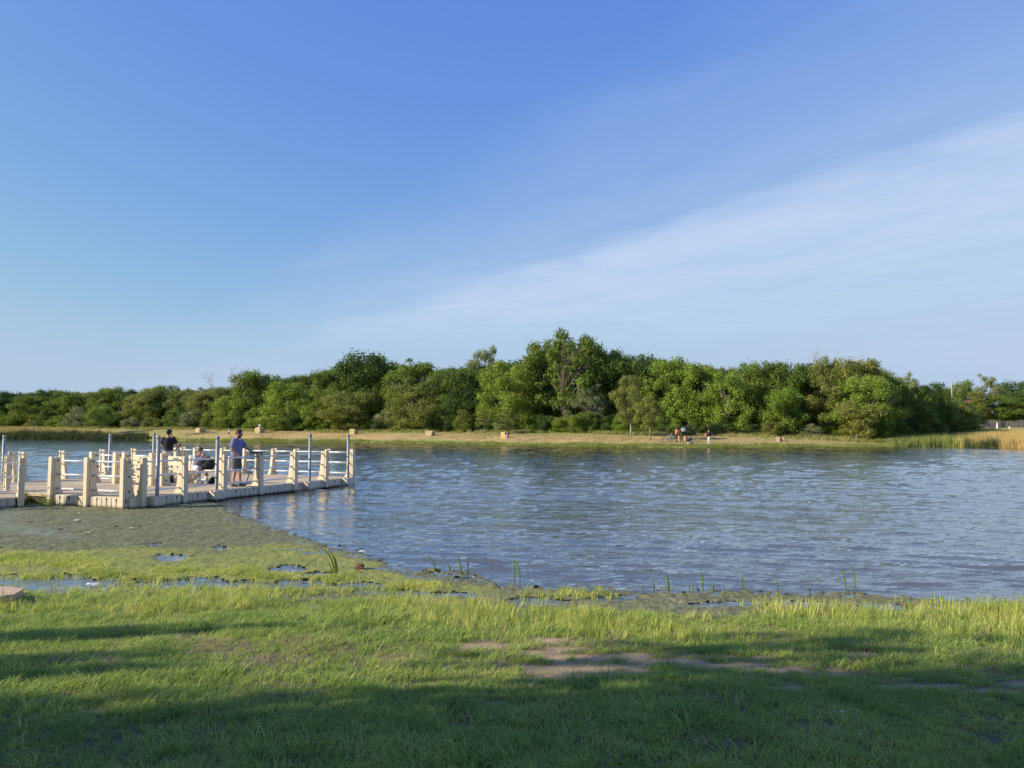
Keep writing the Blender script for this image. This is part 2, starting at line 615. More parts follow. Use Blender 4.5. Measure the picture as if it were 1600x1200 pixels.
DIRT = [(860, 1000, 45, 8), (850, 1025, 70, 15), (885, 1044, 80, 18), (760, 1010, 50, 7), (960, 1045, 80, 11), (950, 1027, 85, 9), (1045, 1033, 95, 9), (990, 1048, 60, 8),
        (1120, 1042, 80, 8), (1230, 1050, 45, 7), (1300, 1054, 60, 7), (1350, 1022, 34, 5), (1415, 1071, 42, 7), (1180, 1028, 45, 6),
        (1545, 1081, 45, 5), (1595, 1068, 32, 7), (700, 1042, 22, 4), (780, 1098, 26, 5), (1480, 1072, 40, 5), (1250, 1075, 60, 5), (1500, 1095, 40, 4),
        (150, 1112, 30, 4), (255, 1112, 22, 6)]
DRYP = [(490, 1005, 70, 18), (320, 1012, 80, 20), (420, 1035, 60, 10), (620, 1030, 60, 8), (880, 1020, 140, 30), (150, 1035, 80, 12)]


def patch_mask(x, y, z, pats, soft=0.55, seed=31):
    px, py = to_px(x, y, z)
    m = np.zeros_like(px)
    n = 0.9 * fbm(x * 2.4, y * 5.0, seed) + 0.9 * fbm(x * 7, y * 13, seed + 9) - 0.04
    for (cx, cy, rx, ry) in pats:
        d = np.sqrt(((px - cx) / rx) ** 2 + ((py - cy) / ry) ** 2)
        m = np.maximum(m, np.clip((1.15 - d + n) / soft, 0, 1))
    return m


def axis(*segs):
    out = []
    for a, b, st in segs:
        out.append(np.arange(a, b, st))
    return np.concatenate(out + [np.array([segs[-1][1]])])


gx = axis((-1500, -300, 100), (-300, -150, 10), (-150, -30, 2.0), (-30, -12, 0.6), (-12, 12, 0.10), (12, 30, 0.6), (30, 150, 2.0), (150, 300, 10), (300, 1500, 100))
gy = axis((-60, -4, 4), (-4, 2.6, 0.5), (2.6, 11.5, 0.09), (11.5, 14, 0.4), (14, 78, 8), (78, 175, 1.0), (175, 300, 5), (300, 1600, 100))
XX, YY = np.meshgrid(gx, gy)
ZZ = hgt(XX, YY)
ny, nx = XX.shape
idx = np.arange(nx * ny).reshape(ny, nx)
quads = np.stack([idx[:-1, :-1], idx[:-1, 1:], idx[1:, 1:], idx[1:, :-1]], -1).reshape(-1, 4)


def ground_mat():
    m, N, L, b = new_mat('ground_soil_and_grass')
    b.inputs['Roughness'].default_value = 0.95
    b.inputs['Specular IOR Level'].default_value = 0.1
    g = N.new('ShaderNodeNewGeometry')

    def noise(s, d=5, r=0.65):
        n = N.new('ShaderNodeTexNoise')
        n.inputs['Scale'].default_value = s
        n.inputs['Detail'].default_value = d
        n.inputs['Roughness'].default_value = r
        L.new(g.outputs['Position'], n.inputs['Vector'])
        return n.outputs[0]

    def rng(v, a, bb):
        r = N.new('ShaderNodeMapRange')
        r.inputs['From Min'].default_value = a
        r.inputs['From Max'].default_value = bb
        L.new(v, r.inputs['Value'])
        return r.outputs[0]

    def mix(f, a, c):
        x = N.new('ShaderNodeMix')
        x.data_type = 'RGBA'
        L.new(f, x.inputs[0])
        for i, v in ((6, a), (7, c)):
            if isinstance(v, tuple):
                x.inputs[i].default_value = (*v, 1)
            else:
                L.new(v, x.inputs[i])
        return x.outputs[2]

    def at(n):
        a = N.new('ShaderNodeAttribute')
        a.attribute_name = n
        return a.outputs['Fac']
    soil = mix(rng(noise(9), .3, .7), (0.130, 0.125, 0.060), (0.210, 0.185, 0.095))
    bare = mix(rng(noise(5, 8), .3, .7), (0.50, 0.375, 0.205), (0.34, 0.235, 0.120))
    bare = mix(rng(noise(45, 4), .45, .75), bare, (0.52, 0.41, 0.27))
    base = mix(at('dirt'), soil, bare)
    green = mix(rng(noise(0.5, 6), .3, .7), (0.21, 0.235, 0.055), (0.37, 0.35, 0.11))
    dry = mix(rng(noise(0.30, 7), .3, .7), (0.50, 0.31, 0.125), (0.56, 0.41, 0.18))
    dry = mix(rng(noise(1.3, 6), .42, .72), dry, (0.33, 0.25, 0.10))
    dry = mix(rng(noise(0.11, 4), .48, .7), dry, (0.36, 0.32, 0.12))
    farc = mix(at('dry'), green, dry)
    base = mix(at('far'), base, farc)
    L.new(base, b.inputs['Base Color'])
    bp = N.new('ShaderNodeBump')
    bp.inputs['Strength'].default_value = 0.8
    bp.inputs['Distance'].default_value = 0.03
    L.new(noise(22, 8, 0.7), bp.inputs['Height'])
    L.new(bp.outputs[0], b.inputs['Normal'])
    return m


ground = np_mesh('ground', np.stack([XX, YY, ZZ], -1).reshape(-1, 3), quads, ground_mat(), None, True)
kind(ground, 'structure')
fx, fy, fz = XX.ravel(), YY.ravel(), ZZ.ravel()
nearm = (fy < 12) & (fy > 2.5) & (np.abs(fx) < 12)
dirt = np.zeros(len(fx))
dirt[nearm] = patch_mask(fx[nearm], fy[nearm], fz[nearm], DIRT)
attr(ground, 'dirt', dirt)
fd_ = far_d(fx, fy)
fa = fx / np.maximum(fy, 1)
attr(ground, 'far', (fy > 40).astype(float))
zmf = np.where(fy > 40, fd_, 0)
dryv = np.clip((zmf - 2.2 + 1.2 * fbm(fx * .15, fy * .3, 4)) / 1.6, 0, 1) * np.clip((lerp(fa, [-.7, -.4, -.2, 0, .15, .4], [30, 25, 14, 13, 17, 12]) - zmf + 3 * fbm(fx * .08, fy * .1, 6)) / 3, 0, 1)
dryv *= lerp(fa, [-.55, -.45, -.35, .45, .52, .56], [.35, .45, 1, 1, .3, .8])
attr(ground, 'dry', dryv)


# ------------------------------------------------------------------ water: real wavelets, longer ones kept as far as the mesh carries them
def water_mat():
    m, N, L, b = new_mat('lake_water')
    b.inputs['Base Color'].default_value = (0.108, 0.118, 0.094, 1)
    b.inputs['Roughness'].default_value = 0.05
    b.inputs['Specular IOR Level'].default_value = 0.0
    g = N.new('ShaderNodeNewGeometry')
    last = None
    for (sc, st, dist, strg) in ((3.6, (0.6, 1.5, 1), 0.10, 0.40), (11.0, (0.6, 1.5, 1), 0.03, 0.45)):
        mp = N.new('ShaderNodeMapping')
        mp.inputs['Scale'].default_value = st
        mp.inputs['Rotation'].default_value = (0, 0, 0.22)
        L.new(g.outputs['Position'], mp.inputs['Vector'])
        n = N.new('ShaderNodeTexNoise')
        n.inputs['Scale'].default_value = sc
        n.inputs['Detail'].default_value = 3
        n.inputs['Distortion'].default_value = 0.3
        L.new(mp.outputs[0], n.inputs['Vector'])
        pw = N.new('ShaderNodeMath')                  # narrow crests, wide flat troughs
        pw.operation = 'POWER'
        L.new(n.outputs[0], pw.inputs[0])
        pw.inputs[1].default_value = 3.5
        bp = N.new('ShaderNodeBump')
        bp.inputs['Strength'].default_value = strg
        bp.inputs['Distance'].default_value = dist
        L.new(pw.outputs[0], bp.inputs['Height'])
        if last:
            L.new(last, bp.inputs['Normal'])
        last = bp.outputs[0]
    L.new(last, b.inputs['Normal'])
    gl = N.new('ShaderNodeBsdfGlossy')
    gl.inputs['Roughness'].default_value = 0.04
    L.new(last, gl.inputs['Normal'])
    fr = N.new('ShaderNodeFresnel')
    fr.inputs['IOR'].default_value = 1.42
    L.new(last, fr.inputs['Normal'])
    fp = N.new('ShaderNodeMath')
    fp.operation = 'MULTIPLY'
    fp.use_clamp = True
    L.new(fr.outputs[0], fp.inputs[0])
    fp.inputs[1].default_value = 1.75
    ms = N.new('ShaderNodeMixShader')
    L.new(fp.outputs[0], ms.inputs[0])
    L.new(b.outputs[0], ms.inputs[1])
    L.new(gl.outputs[0], ms.inputs[2])
    L.new(ms.outputs[0], N['Material Output'].inputs['Surface'])
    return m


wy = [7.5]
while wy[-1] < 190:
    wy.append(wy[-1] + 0.045 * max(1, (wy[-1] / 11)) ** 1.3)
wy = np.array(wy)
wx = axis((-160, -60, 2), (-60, -24, 0.4), (-24, -12, 0.2), (-12, 12, 0.09), (12, 24, 0.2), (24, 60, 0.4), (60, 160, 2))
WX, WY = np.meshgrid(wx, wy)
DY = np.interp(WY, wy[:-1], np.diff(wy))
WZ = np.zeros_like(WX)
rw = np.random.default_rng(5)
for k in range(64):
    lam = 0.14 * (1.5 / 0.14) ** (rw.random() ** 1.2)
    ang = -math.pi / 2 - 0.30 + rw.normal(0, 0.38)
    kx, ky = math.cos(ang) * 2 * math.pi / lam, math.sin(ang) * 2 * math.pi / lam
    amp = 0.0034 * lam
    fade = np.clip((lam - 2.0 * DY) / (1.5 * DY), 0, 1)
    if lam > 0.6:                                     # the longer wavelets only run up on the near shore
        fade = fade * (0.35 + 0.65 * np.clip((19 - WY) / 6, 0, 1))
    ph = rw.random() * 6.28
    grp = 0.6 + 0.4 * np.sin(WX * 0.35 / lam ** .5 + WY * 0.22 / lam ** .5 + rw.random() * 6.28)
    s = np.sin(kx * WX + ky * WY + ph)
    WZ += amp * fade * grp * (2.2 * np.exp(2.4 * (s - 1)) - 0.55)
for k in range(60):                                   # short-crested chop out on the lake
    lam = 0.55 * (2.6 / 0.55) ** rw.random()
    ang = -math.pi / 2 - 0.25 + rw.normal(0, 0.5)
    kx, ky = math.cos(ang) * 2 * math.pi / lam, math.sin(ang) * 2 * math.pi / lam
    s = np.sin(kx * WX + ky * WY + rw.random() * 6.28)
    fade = np.clip((lam - 2.0 * DY) / (1.5 * DY), 0, 1) * np.clip((WY - 15) / 10, 0, 1)
    WZ += 0.0021 * lam * fade * (2.2 * np.exp(3.6 * (s - 1)) - 0.45)
for k in range(9):                                    # steeper wavelets that run up on the near shore
    lam = rw.uniform(0.45, 0.95)
    ang = -math.pi / 2 - 0.34 + rw.normal(0, 0.13)
    kx, ky = math.cos(ang) * 2 * math.pi / lam, math.sin(ang) * 2 * math.pi / lam
    s = np.sin(kx * WX + ky * WY + rw.random() * 6.28 + 1.4 * np.sin(WX * rw.uniform(.5, 1.2) + rw.random() * 6) + 0.8 * np.sin(WX * rw.uniform(1.5, 2.5) + WY * .4 + rw.random() * 6))
    grp = np.clip(0.35 + 0.9 * np.sin(WX * rw.uniform(.5, 1.3) + WY * rw.uniform(.6, 1.2) + rw.random() * 6.28), 0, 1)
    WZ += 0.012 * lam * grp * np.clip((18 - WY) / 5, 0, 1) * (2.2 * np.exp(6.5 * (s - 1)) - 0.35)
calm = np.clip((WY - shore_near(WX) - 0.1) / 1.8, 0.05, 1)
lee = 0.15 + 0.85 * np.clip((WX - lerp(WY, [9, 10, 11, 13, 16, 20, 22, 29], [3.5, 0.0, -2.0, -4.2, -6.3, -8.4, -7.4, -5.6])) / 1.2, 0, 1)
lee = np.where(WY > 26, 1, lee)
WZ *= calm * lee
wny, wnx = WX.shape
wi = np.arange(wnx * wny).reshape(wny, wnx)
wq = np.stack([wi[:-1, :-1], wi[:-1, 1:], wi[1:, 1:], wi[1:, :-1]], -1).reshape(-1, 4)
water = np_mesh('water', np.stack([WX, WY, WZ], -1).reshape(-1, 3), wq, water_mat(), None, True)
kind(water, 'structure')


# ------------------------------------------------------------------ scattering (geometry nodes on a point mesh)
def tuft_mesh(name, n, h, spread, w, lean, seed, mat, seg=3, hvar=0.5, curl=1.0):
    r = np.random.default_rng(seed)
    V, F = [], []
    for i in range(n):
        a, rad = r.uniform(0, 6.283), spread * math.sqrt(r.random())
        bx, by = rad * math.cos(a), rad * math.sin(a)
        d = r.uniform(0, 6.283)
        hh = h * (1 - hvar * r.random())
        ln = lean * r.uniform(0.2, 1.0) * hh
        px, py = math.cos(d + 1.57), math.sin(d + 1.57)
        ww = w * r.uniform(0.7, 1.2)
        b = len(V)
        for s in range(seg + 1):
            t = s / seg
            ox, oy = math.cos(d) * ln * t ** 1.8 * curl, math.sin(d) * ln * t ** 1.8 * curl
            z = hh * (t - 0.18 * lean * t * t)
            wd = ww * (1 - t) ** 0.6 if s < seg else 0
            if s < seg:
                V.append((bx + ox + px * wd / 2, by + oy + py * wd / 2, z))
                V.append((bx + ox - px * wd / 2, by + oy - py * wd / 2, z))
            else:
                V.append((bx + ox, by + oy, z))
        for s in range(seg - 1):
            F.append((b + 2 * s, b + 2 * s + 1, b + 2 * s + 3, b + 2 * s + 2))
        F.append((b + 2 * (seg - 1), b + 2 * (seg - 1) + 1, b + 2 * seg))
    me = bpy.data.meshes.new(name)
    me.from_pydata(V, [], F)
    me.materials.append(mat)
    return bpy.data.objects.new(name, me)


def scatter(name, pts, rz, sc, pick, protos, label, tilt=None):
    me = bpy.data.meshes.new(name)
    pts = np.asarray(pts, np.float32)
    me.vertices.add(len(pts))
    me.vertices.foreach_set('co', pts.ravel())
    o = bpy.data.objects.new(name, me)
    COL.objects.link(o)
    attr(o, 'rz', rz)
    sc = np.asarray(sc, np.float32)
    sc3 = sc if sc.ndim == 2 else np.stack([sc] * 3, -1)
    a = me.attributes.new('sc', 'FLOAT_VECTOR', 'POINT')
    a.data.foreach_set('vector', sc3.astype(np.float32).ravel())
    a = me.attributes.new('pick', 'INT', 'POINT')
    a.data.foreach_set('value', np.asarray(pick, np.int32))
    col = bpy.data.collections.new(name + '_shapes')
    for p in protos:
        col.objects.link(p)
    ng = bpy.data.node_groups.new(name + '_scatter', 'GeometryNodeTree')
    ng.interface.new_socket('Geometry', in_out='INPUT', socket_type='NodeSocketGeometry')
    ng.interface.new_socket('Geometry', in_out='OUTPUT', socket_type='NodeSocketGeometry')
    N, L = ng.nodes, ng.links
    gi, go = N.new('NodeGroupInput'), N.new('NodeGroupOutput')
    ip = N.new('GeometryNodeInstanceOnPoints')
    ci = N.new('GeometryNodeCollectionInfo')
    ci.inputs['Collection'].default_value = col
    ci.inputs['Separate Children'].default_value = True
    ci.inputs['Reset Children'].default_value = True
    ip.inputs['Pick Instance'].default_value = True

    def na(n, t):
        x = N.new('GeometryNodeInputNamedAttribute')
        x.data_type = t
        x.inputs['Name'].default_value = n
        return x.outputs[0]
    cx = N.new('ShaderNodeCombineXYZ')
    L.new(na('rz', 'FLOAT'), cx.inputs[2])
    L.new(gi.outputs[0], ip.inputs['Points'])
    L.new(ci.outputs[0], ip.inputs['Instance'])
    L.new(na('pick', 'INT'), ip.inputs['Instance Index'])
    L.new(cx.outputs[0], ip.inputs['Rotation'])
    L.new(na('sc', 'FLOAT_VECTOR'), ip.inputs['Scale'])
    L.new(ip.outputs[0], go.inputs[0])
    md = o.modifiers.new('scatter', 'NODES')
    md.node_group = ng
    kind(o, 'stuff', label)
    return o


# --- near lawn
NT = 270000
lx = RNG.uniform(-11.5, 11.5, NT)
ly = RNG.uniform(2.9, 10.2, NT)
keep = (np.abs(lx) < 0.74 * ly + 3.0) & (RNG.random(NT) < np.clip(5.2 / ly, 0.45, 1))
lx, ly = lx[keep], ly[keep]
lz = hgt(lx, ly)
dsh = shore_near(lx) - ly
dm = patch_mask(lx, ly, lz, DIRT)
dr = patch_mask(lx, ly, lz, DRYP)
keep = (RNG.random(len(lx)) > dm * 0.90) & (dsh > -0.1) & (RNG.random(len(lx)) < np.clip(0.80 + 0.9 * fbm(lx * 2.6, ly * 2.6, 47) + 0.5 * fbm(lx * 9, ly * 9, 48), 0.12, 1))
lx, ly, lz, dsh, dm, dr = [q[keep] for q in (lx, ly, lz, dsh, dm, dr)]
dens = fbm(lx * 1.6, ly * 1.6, 41)
big = fbm(lx * 0.7, ly * 0.7, 43)
sz = (0.50 + 0.75 * np.clip(dens + 0.30, 0, 1.0) + 0.7 * np.clip(big, 0, 1)) * (1 - 0.4 * dm) * RNG.uniform(0.6, 1.35, len(lx))
sz *= 1 + 0.5 * np.clip(1 - dsh / 2.0, 0, 1)
kinds_l = RNG.integers(0, 5, len(lx))
dryp = RNG.random(len(lx)) < (0.07 + 0.5 * dr + 0.35 * dm + 0.25 * np.clip(fbm(lx * 1.1, ly * 1.1, 49), 0, 1))
kinds_l = np.where(dryp, RNG.integers(5, 7, len(lx)), kinds_l)
protos = [tuft_mesh('grass_tuft', 9, 0.068, 0.040, 0.0076, 1.25, 100 + i, M['grass']) for i in range(5)] + \
         [tuft_mesh('grass_tuft_dry', 8, 0.065, 0.05, 0.0068, 1.7, 120 + i, M['grass_dry']) for i in range(2)]
scatter('lawn_grass', np.stack([lx, ly, lz - 0.004], -1), RNG.uniform(0, 6.28, len(lx)), sz, kinds_l, protos,
        'short mown lawn grass on the near bank')

# coarse wider-bladed clumps scattered through the lawn
nc = 3200
cx_, cy_ = RNG.uniform(-6.5, 7, nc), RNG.uniform(3.3, 8.2, nc)
kk = (fbm(cx_ * 0.9, cy_ * 0.9, 51) + RNG.uniform(-.2, .2, nc) > 0.04) & (patch_mask(cx_, cy_, hgt(cx_, cy_), DIRT) < 0.4)
cx_, cy_ = cx_[kk], cy_[kk]
scatter('coarse_grass', np.stack([cx_, cy_, hgt(cx_, cy_)], -1), RNG.uniform(0, 6.28, len(cx_)), RNG.uniform(0.6, 1.25, len(cx_)),
        RNG.integers(0, 3, len(cx_)),
        [tuft_mesh('grass_tuft', 10, 0.14, 0.06, 0.010, 1.5, 140 + i, M['grass']) for i in range(3)],
        'coarse wide-bladed grass clumps in the shaded lawn')

# --- tall marsh grass along the water's edge
nt = 31000
tx = RNG.uniform(-11.5, 11.5, nt)
rel = RNG.uniform(-0.95, 1.5, nt)
ty = shore_near(tx) - rel
tz = hgt(tx, ty)
cl = fbm(tx * 1.3, ty * 1.3, 61) + 0.6 * fbm(tx * 0.5, ty * 0.8, 62)
right = np.clip((tx + 0.3) / 0.8, 0, 1)
gapm = np.exp(-((tx - 0.15) / 0.42) ** 2)
want = np.clip(0.50 + 1.5 * cl, 0.03, 1) * np.where(rel > 0.25, np.clip(1.7 - rel * np.where(tx > 0.5, 0.85, 1.3), 0, 1), np.clip(1 + (rel - 0.1) * 1.2, 0, 1)) * (1 - 0.75 * gapm)
kk = (RNG.random(nt) < want) & (patch_mask(tx, ty, tz, DIRT) < 0.3)
tx, ty, tz, rel, cl, right = [q[kk] for q in (tx, ty, tz, rel, cl, right)]
sc_t = 0.86 * RNG.uniform(0.45, 1.2, len(tx)) * (0.72 + 0.7 * np.clip(cl + 0.3, 0, 1)) * np.clip(1.05 - 0.30 * np.abs(rel), 0.45, 1) * (0.9 + 0.15 * right)
scatter('marsh_grass', np.stack([tx, ty, np.maximum(tz, -0.05)], -1), RNG.uniform(0, 6.28, len(tx)), sc_t, RNG.integers(0, 6, len(tx)),
        [tuft_mesh('grass_tuft', 8, 0.25, 0.05, 0.0095, 0.55, 160 + i, M['grass_tall'], hvar=0.6) for i in range(5)] +
        [tuft_mesh('grass_tuft_dry', 6, 0.22, 0.05, 0.008, 0.7, 170, M['grass_dry'], hvar=0.6)],
        'tall marsh grass standing along the edge of the water')

# ------------------------------------------------------------------ floating algae
ALG_TOP_PX = [-500, 0, 60, 205, 300, 345, 375, 420, 470, 520, 560, 590, 640, 700, 760, 820, 855, 900, 1000, 1100, 1200, 1300, 1400, 1500, 1600, 1900]
ALG_TOP_PY = [780, 780, 780, 780, 780, 786, 806, 821, 836, 851, 862, 876, 886, 893, 901, 912, 921, 916, 921, 922, 925, 928, 932, 937, 941, 948]
POOLS = [(270, 872, 24, 5), (455, 889, 24, 5), (500, 899, 24, 4), (105, 914, 72, 14), (30, 911, 60, 11), (290, 916, 90, 11), (380, 915, 60, 7), (345, 857, 10, 3),
         (180, 902, 25, 4), (600, 925, 40, 5), (560, 915, 40, 4), (470, 912, 50, 6), (700, 930, 40, 4), (840, 940, 40, 6), (200, 935, 70, 6), (1130, 945, 60, 4), (1380, 950, 40, 5),
         (240, 852, 12, 3), (10, 930, 30, 10), (960, 935, 40, 4), (1250, 945, 40, 5), (1480, 952, 60, 5), (430, 930, 50, 5)]
ax_ = np.concatenate([np.arange(-16, -9, 0.06), np.arange(-9, 9, 0.034)])
ay_ = np.concatenate([np.arange(8.2, 14, 0.034), np.arange(14, 24.5, 0.07)])
AX, AY = np.meshgrid(ax_, ay_)
jit = RNG.uniform(-0.012, 0.012, AX.shape + (2,))
AXj, AYj = AX + jit[..., 0], AY + jit[..., 1]
apx, apy = to_px(AXj, AYj, 0 * AXj)
edge = np.interp(apx, ALG_TOP_PX, ALG_TOP_PY)
ppm = 1200 / AYj
n_big = fbm(AXj * 1.4, AYj * 1.4, 71)
n_sm = fbm(AXj * 7, AYj * 7, 72)
n_fine = fbm(AXj * 22, AYj * 22, 73)
vscale = 1200 * CAM_H / AYj ** 2                       # pixels per metre of depth here
inside = (apy - edge) / vscale                         # metres inside the edge
cover = np.clip(inside / np.where(apx > 820, 0.45, 0.9), -1, 0.95) + 0.5 * n_big + 0.8 * n_sm + 0.9 * n_fine
pool = np.zeros_like(cover)
for (cx0, cy0, rx0, ry0) in POOLS:
    d = np.sqrt(((apx - cx0) / rx0) ** 2 + ((apy - cy0) / ry0) ** 2)
    pool = np.maximum(pool, np.clip(1.55 - d, 0, 1.0))
cover = cover - 1.75 * pool
rb = np.clip((apx - 850) / 250, 0, 1)
cover = cover + 0.10 * rb
ok = (cover > 0.0) & (inside > -0.5)
ok &= ~((apy < 800) & (apx > 352))
AZ = -0.024 + 0.026 * np.clip(cover * 3.5, 0, 1) + np.clip(cover * 1.3, 0, 1) * (0.009 * (0.5 + 1.2 * n_fine + 0.6 * n_sm) + RNG.uniform(0, 0.012, AX.shape) + 0.010 * np.clip(n_sm, 0, 1) + 0.022 * np.clip(fbm(AXj * 6, AYj * 4, 75) - 0.05, 0, 1))
# leave out the dock's own footprint
A0 = Vector((-9.97, 20.16))
ru = (AX - A0.x) * 0.414 + (AY - A0.y) * 0.910
rv = -(AX - A0.x) * 0.910 + (AY - A0.y) * 0.414
ok &= ~((ru > 0.05) & (rv > 0.05))
an = np.arange(AX.size).reshape(AX.shape)
fok = ok[:-1, :-1] & ok[:-1, 1:] & ok[1:, 1:] & ok[1:, :-1]
aq = np.stack([an[:-1, :-1], an[:-1, 1:], an[1:, 1:], an[1:, :-1]], -1)[fok]
used, inv = np.unique(aq.ravel(), return_inverse=True)
zone_top = np.interp(apx, [-400, 0, 120, 230, 330, 420, 480, 540, 600, 650, 760, 860, 950, 2000], [850, 852, 858, 852, 860, 852, 848, 866, 884, 905, 915, 935, 960, 990])
yel = np.clip((apy - zone_top) / 9 + 0.9 * n_big + 0.6 * n_sm, 0, 1) * np.clip((936 - apy) / 18 + 0.5 * n_sm, 0.15, 1)
yel = np.maximum(yel, 0.65 * np.clip(0.6 - np.hypot((apx - 770) / 120, (apy - 918) / 8) + n_sm, 0, 1))
teal = np.clip(1.2 - np.abs(apy - np.interp(apx, [-100, 20, 125, 180], [806, 827, 841, 842])) / 9 + 0.9 * n_sm, 0, 1) * np.clip((150 - apx) / 70, 0, 1)
teal = np.maximum(teal, np.clip(0.9 - np.hypot(apx - 0, (apy - 808) * 3) / 70 + n_sm * .8, 0, 1))


def algae_mat():
    m, N, L, b = new_mat('floating_algae')
    b.inputs['Roughness'].default_value = 0.75
    b.inputs['Specular IOR Level'].default_value = 0.35
    g0 = N.new('ShaderNodeNewGeometry')
    g = N.new('ShaderNodeMapping')
    g.inputs['Scale'].default_value = (1, 0.4, 1)
    L.new(g0.outputs['Position'], g.inputs['Vector'])

    def noise(s, d=5):
        n = N.new('ShaderNodeTexNoise')
        n.inputs['Scale'].default_value = s
        n.inputs['Detail'].default_value = d
        n.inputs['Roughness'].default_value = 0.7
        L.new(g.outputs[0], n.inputs['Vector'])
        r = N.new('ShaderNodeMapRange')
        r.inputs['From Min'].default_value = 0.34
        r.inputs['From Max'].default_value = 0.66
        L.new(n.outputs[0], r.inputs['Value'])
        return r.outputs[0], n.outputs[0]

    def mix(f, a, c):
        x = N.new('ShaderNodeMix')
        x.data_type = 'RGBA'
        L.new(f, x.inputs[0])
        for i, v in ((6, a), (7, c)):
            if isinstance(v, tuple):
                x.inputs[i].default_value = (*v, 1)
            else:
                L.new(v, x.inputs[i])
        return x.outputs[2]

    def at(n):
        a = N.new('ShaderNodeAttribute')
        a.attribute_name = n
        return a.outputs['Fac']
    dark = mix(noise(3.4, 9)[0], (0.085, 0.085, 0.036), (0.385, 0.370, 0.200))
    dark = mix(noise(1.1)[0], dark, (0.24, 0.255, 0.085))
    dark = mix(noise(24, 3)[0], dark, (0.10, 0.092, 0.045))
    yg = mix(noise(2.6, 9)[0], (0.175, 0.205, 0.040), (0.430, 0.430, 0.080))
    yg = mix(noise(20, 3)[0], yg, (0.20, 0.205, 0.055))
    c = mix(at('yellow'), dark, yg)
    tl = N.new('ShaderNodeMath')
    tl.operation = 'MULTIPLY'
    L.new(at('teal'), tl.inputs[0])
    L.new(noise(6)[0], tl.inputs[1])
    c = mix(tl.outputs[0], c, (0.22, 0.26, 0.19))
    L.new(c, b.inputs['Base Color'])
    bp = N.new('ShaderNodeBump')
    bp.inputs['Strength'].default_value = 0.9
    bp.inputs['Distance'].default_value = 0.02
    L.new(noise(26)[1], bp.inputs['Height'])
    L.new(bp.outputs[0], b.inputs['Normal'])
    return m


algae = np_mesh('floating_algae', np.stack([AXj, AYj, AZ], -1).reshape(-1, 3)[used], inv.reshape(-1, 4), algae_mat(), None, True)
kind(algae, 'stuff', 'olive and yellow-green algae floating on the shallow water by the dock')
attr(algae, 'yellow', yel.ravel()[used])
attr(algae, 'teal', teal.ravel()[used])

# low green weed tufts growing up through the algae
wp = []
for (cx0, cy0, rx0, ry0, n) in [(25, 876, 45, 9, 420), (120, 881, 42, 9, 380), (150, 895, 30, 7, 160), (270, 893, 45, 5, 130), (375, 893, 35, 6, 160), (420, 902, 40, 5, 120),
                                (60, 903, 60, 3, 60), (230, 903, 60, 4, 80), (335, 897, 40, 5, 70), (520, 905, 50, 5, 120), (650, 918, 50, 5, 120), (330, 925, 260, 8, 420), (900, 930, 60, 6, 120)]:
    for _ in range(n):
        q = G(cx0 + random.gauss(0, 0.55) * rx0, cy0 + random.gauss(0, 0.55) * ry0)
        wp.append((q.x, q.y, 0.0))
wp = np.array(wp)
scatter('water_weeds', wp, RNG.uniform(0, 6.28, len(wp)), RNG.uniform(0.35, 0.95, len(wp)), RNG.integers(0, 3, len(wp)),
        [tuft_mesh('grass_tuft', 9, 0.13, 0.06, 0.012, 1.2, 180 + i, M['grass_tall']) for i in range(3)],
        'low green weeds growing up through the floating algae')
# ------------------------------------------------------------------ fishing dock (local axes: u along the open-water edge, v towards the far left, z up)
DK_ANG = math.atan2(0.910, 0.414)
DL, DW, DZ = 9.7, 8.9, 0.30
dock = thing('floating_dock', 'beige plastic floating fishing dock with low bar railings on the lake', 'dock', (A0.x, A0.y, 0), DK_ANG)
DMAT = Matrix.Translation((A0.x, A0.y, 0)) @ Matrix.Rotation(DK_ANG, 4, 'Z')


def dk(u, v, z=DZ):
    return DMAT @ Vector((u, v, z))


def to_uv(p):
    q = DMAT.inverted() @ p
    return q.x, q.y


def edge_u(px, v=0.0):
    """u on the line v = const seen in column px"""
    k = (px - 800) / 1200 / 0.998
    a, b = dk(0, v, 0), dk(1, v, 0) - dk(0, v, 0)
    return (k * a.y - a.x) / (b.x - k * b.y)


def edge_v(px, u):
    k = (px - 800) / 1200 / 0.998
    a, b = dk(u, 0, 0), dk(u, 1, 0) - dk(u, 0, 0)
    return (k * a.y - a.x) / (b.x - k * b.y)


# deck modules, every one a part
us, vs_ = np.linspace(0, DL, 7), np.linspace(0, DW, 5)
sec = MB().box(0.008, us[1] - 0.008, 0.008, vs_[1] - 0.008, 0.20, DZ, 0.018).mesh('deck_section')
sec.materials.append(M['deck'])
flt = MB().box(0.06, us[1] - 0.06, 0.06, vs_[1] - 0.06, -0.12, 0.198).mesh('float')
flt.materials.append(M['dark_float'])
for i in range(6):
    for j in range(4):
        for nm, me in (('deck_section', sec), ('deck_float', flt)):
            o = bpy.data.objects.new(nm, me)
            COL.objects.link(o)
            o.parent = dock
            o.location = (us[i], vs_[j], random.uniform(-.003, .003) if nm == 'deck_section' else 0)
# grooved side blocks
SB = 0.185
blk = MB().box(0.004, SB - 0.004, -0.05, 0.05, 0.015, DZ - 0.012, 0.014)
blk_me = blk.mesh('side_block')
blk_me.materials.append(M['float_side'])
plug_me = MB().box(-0.012, 0.012, -0.056, -0.049, 0.15, 0.25).box(-0.03, 0.03, -0.056, -0.049, 0.225, 0.25).mesh('plug')
plug_me.materials.append(M['bolt'])


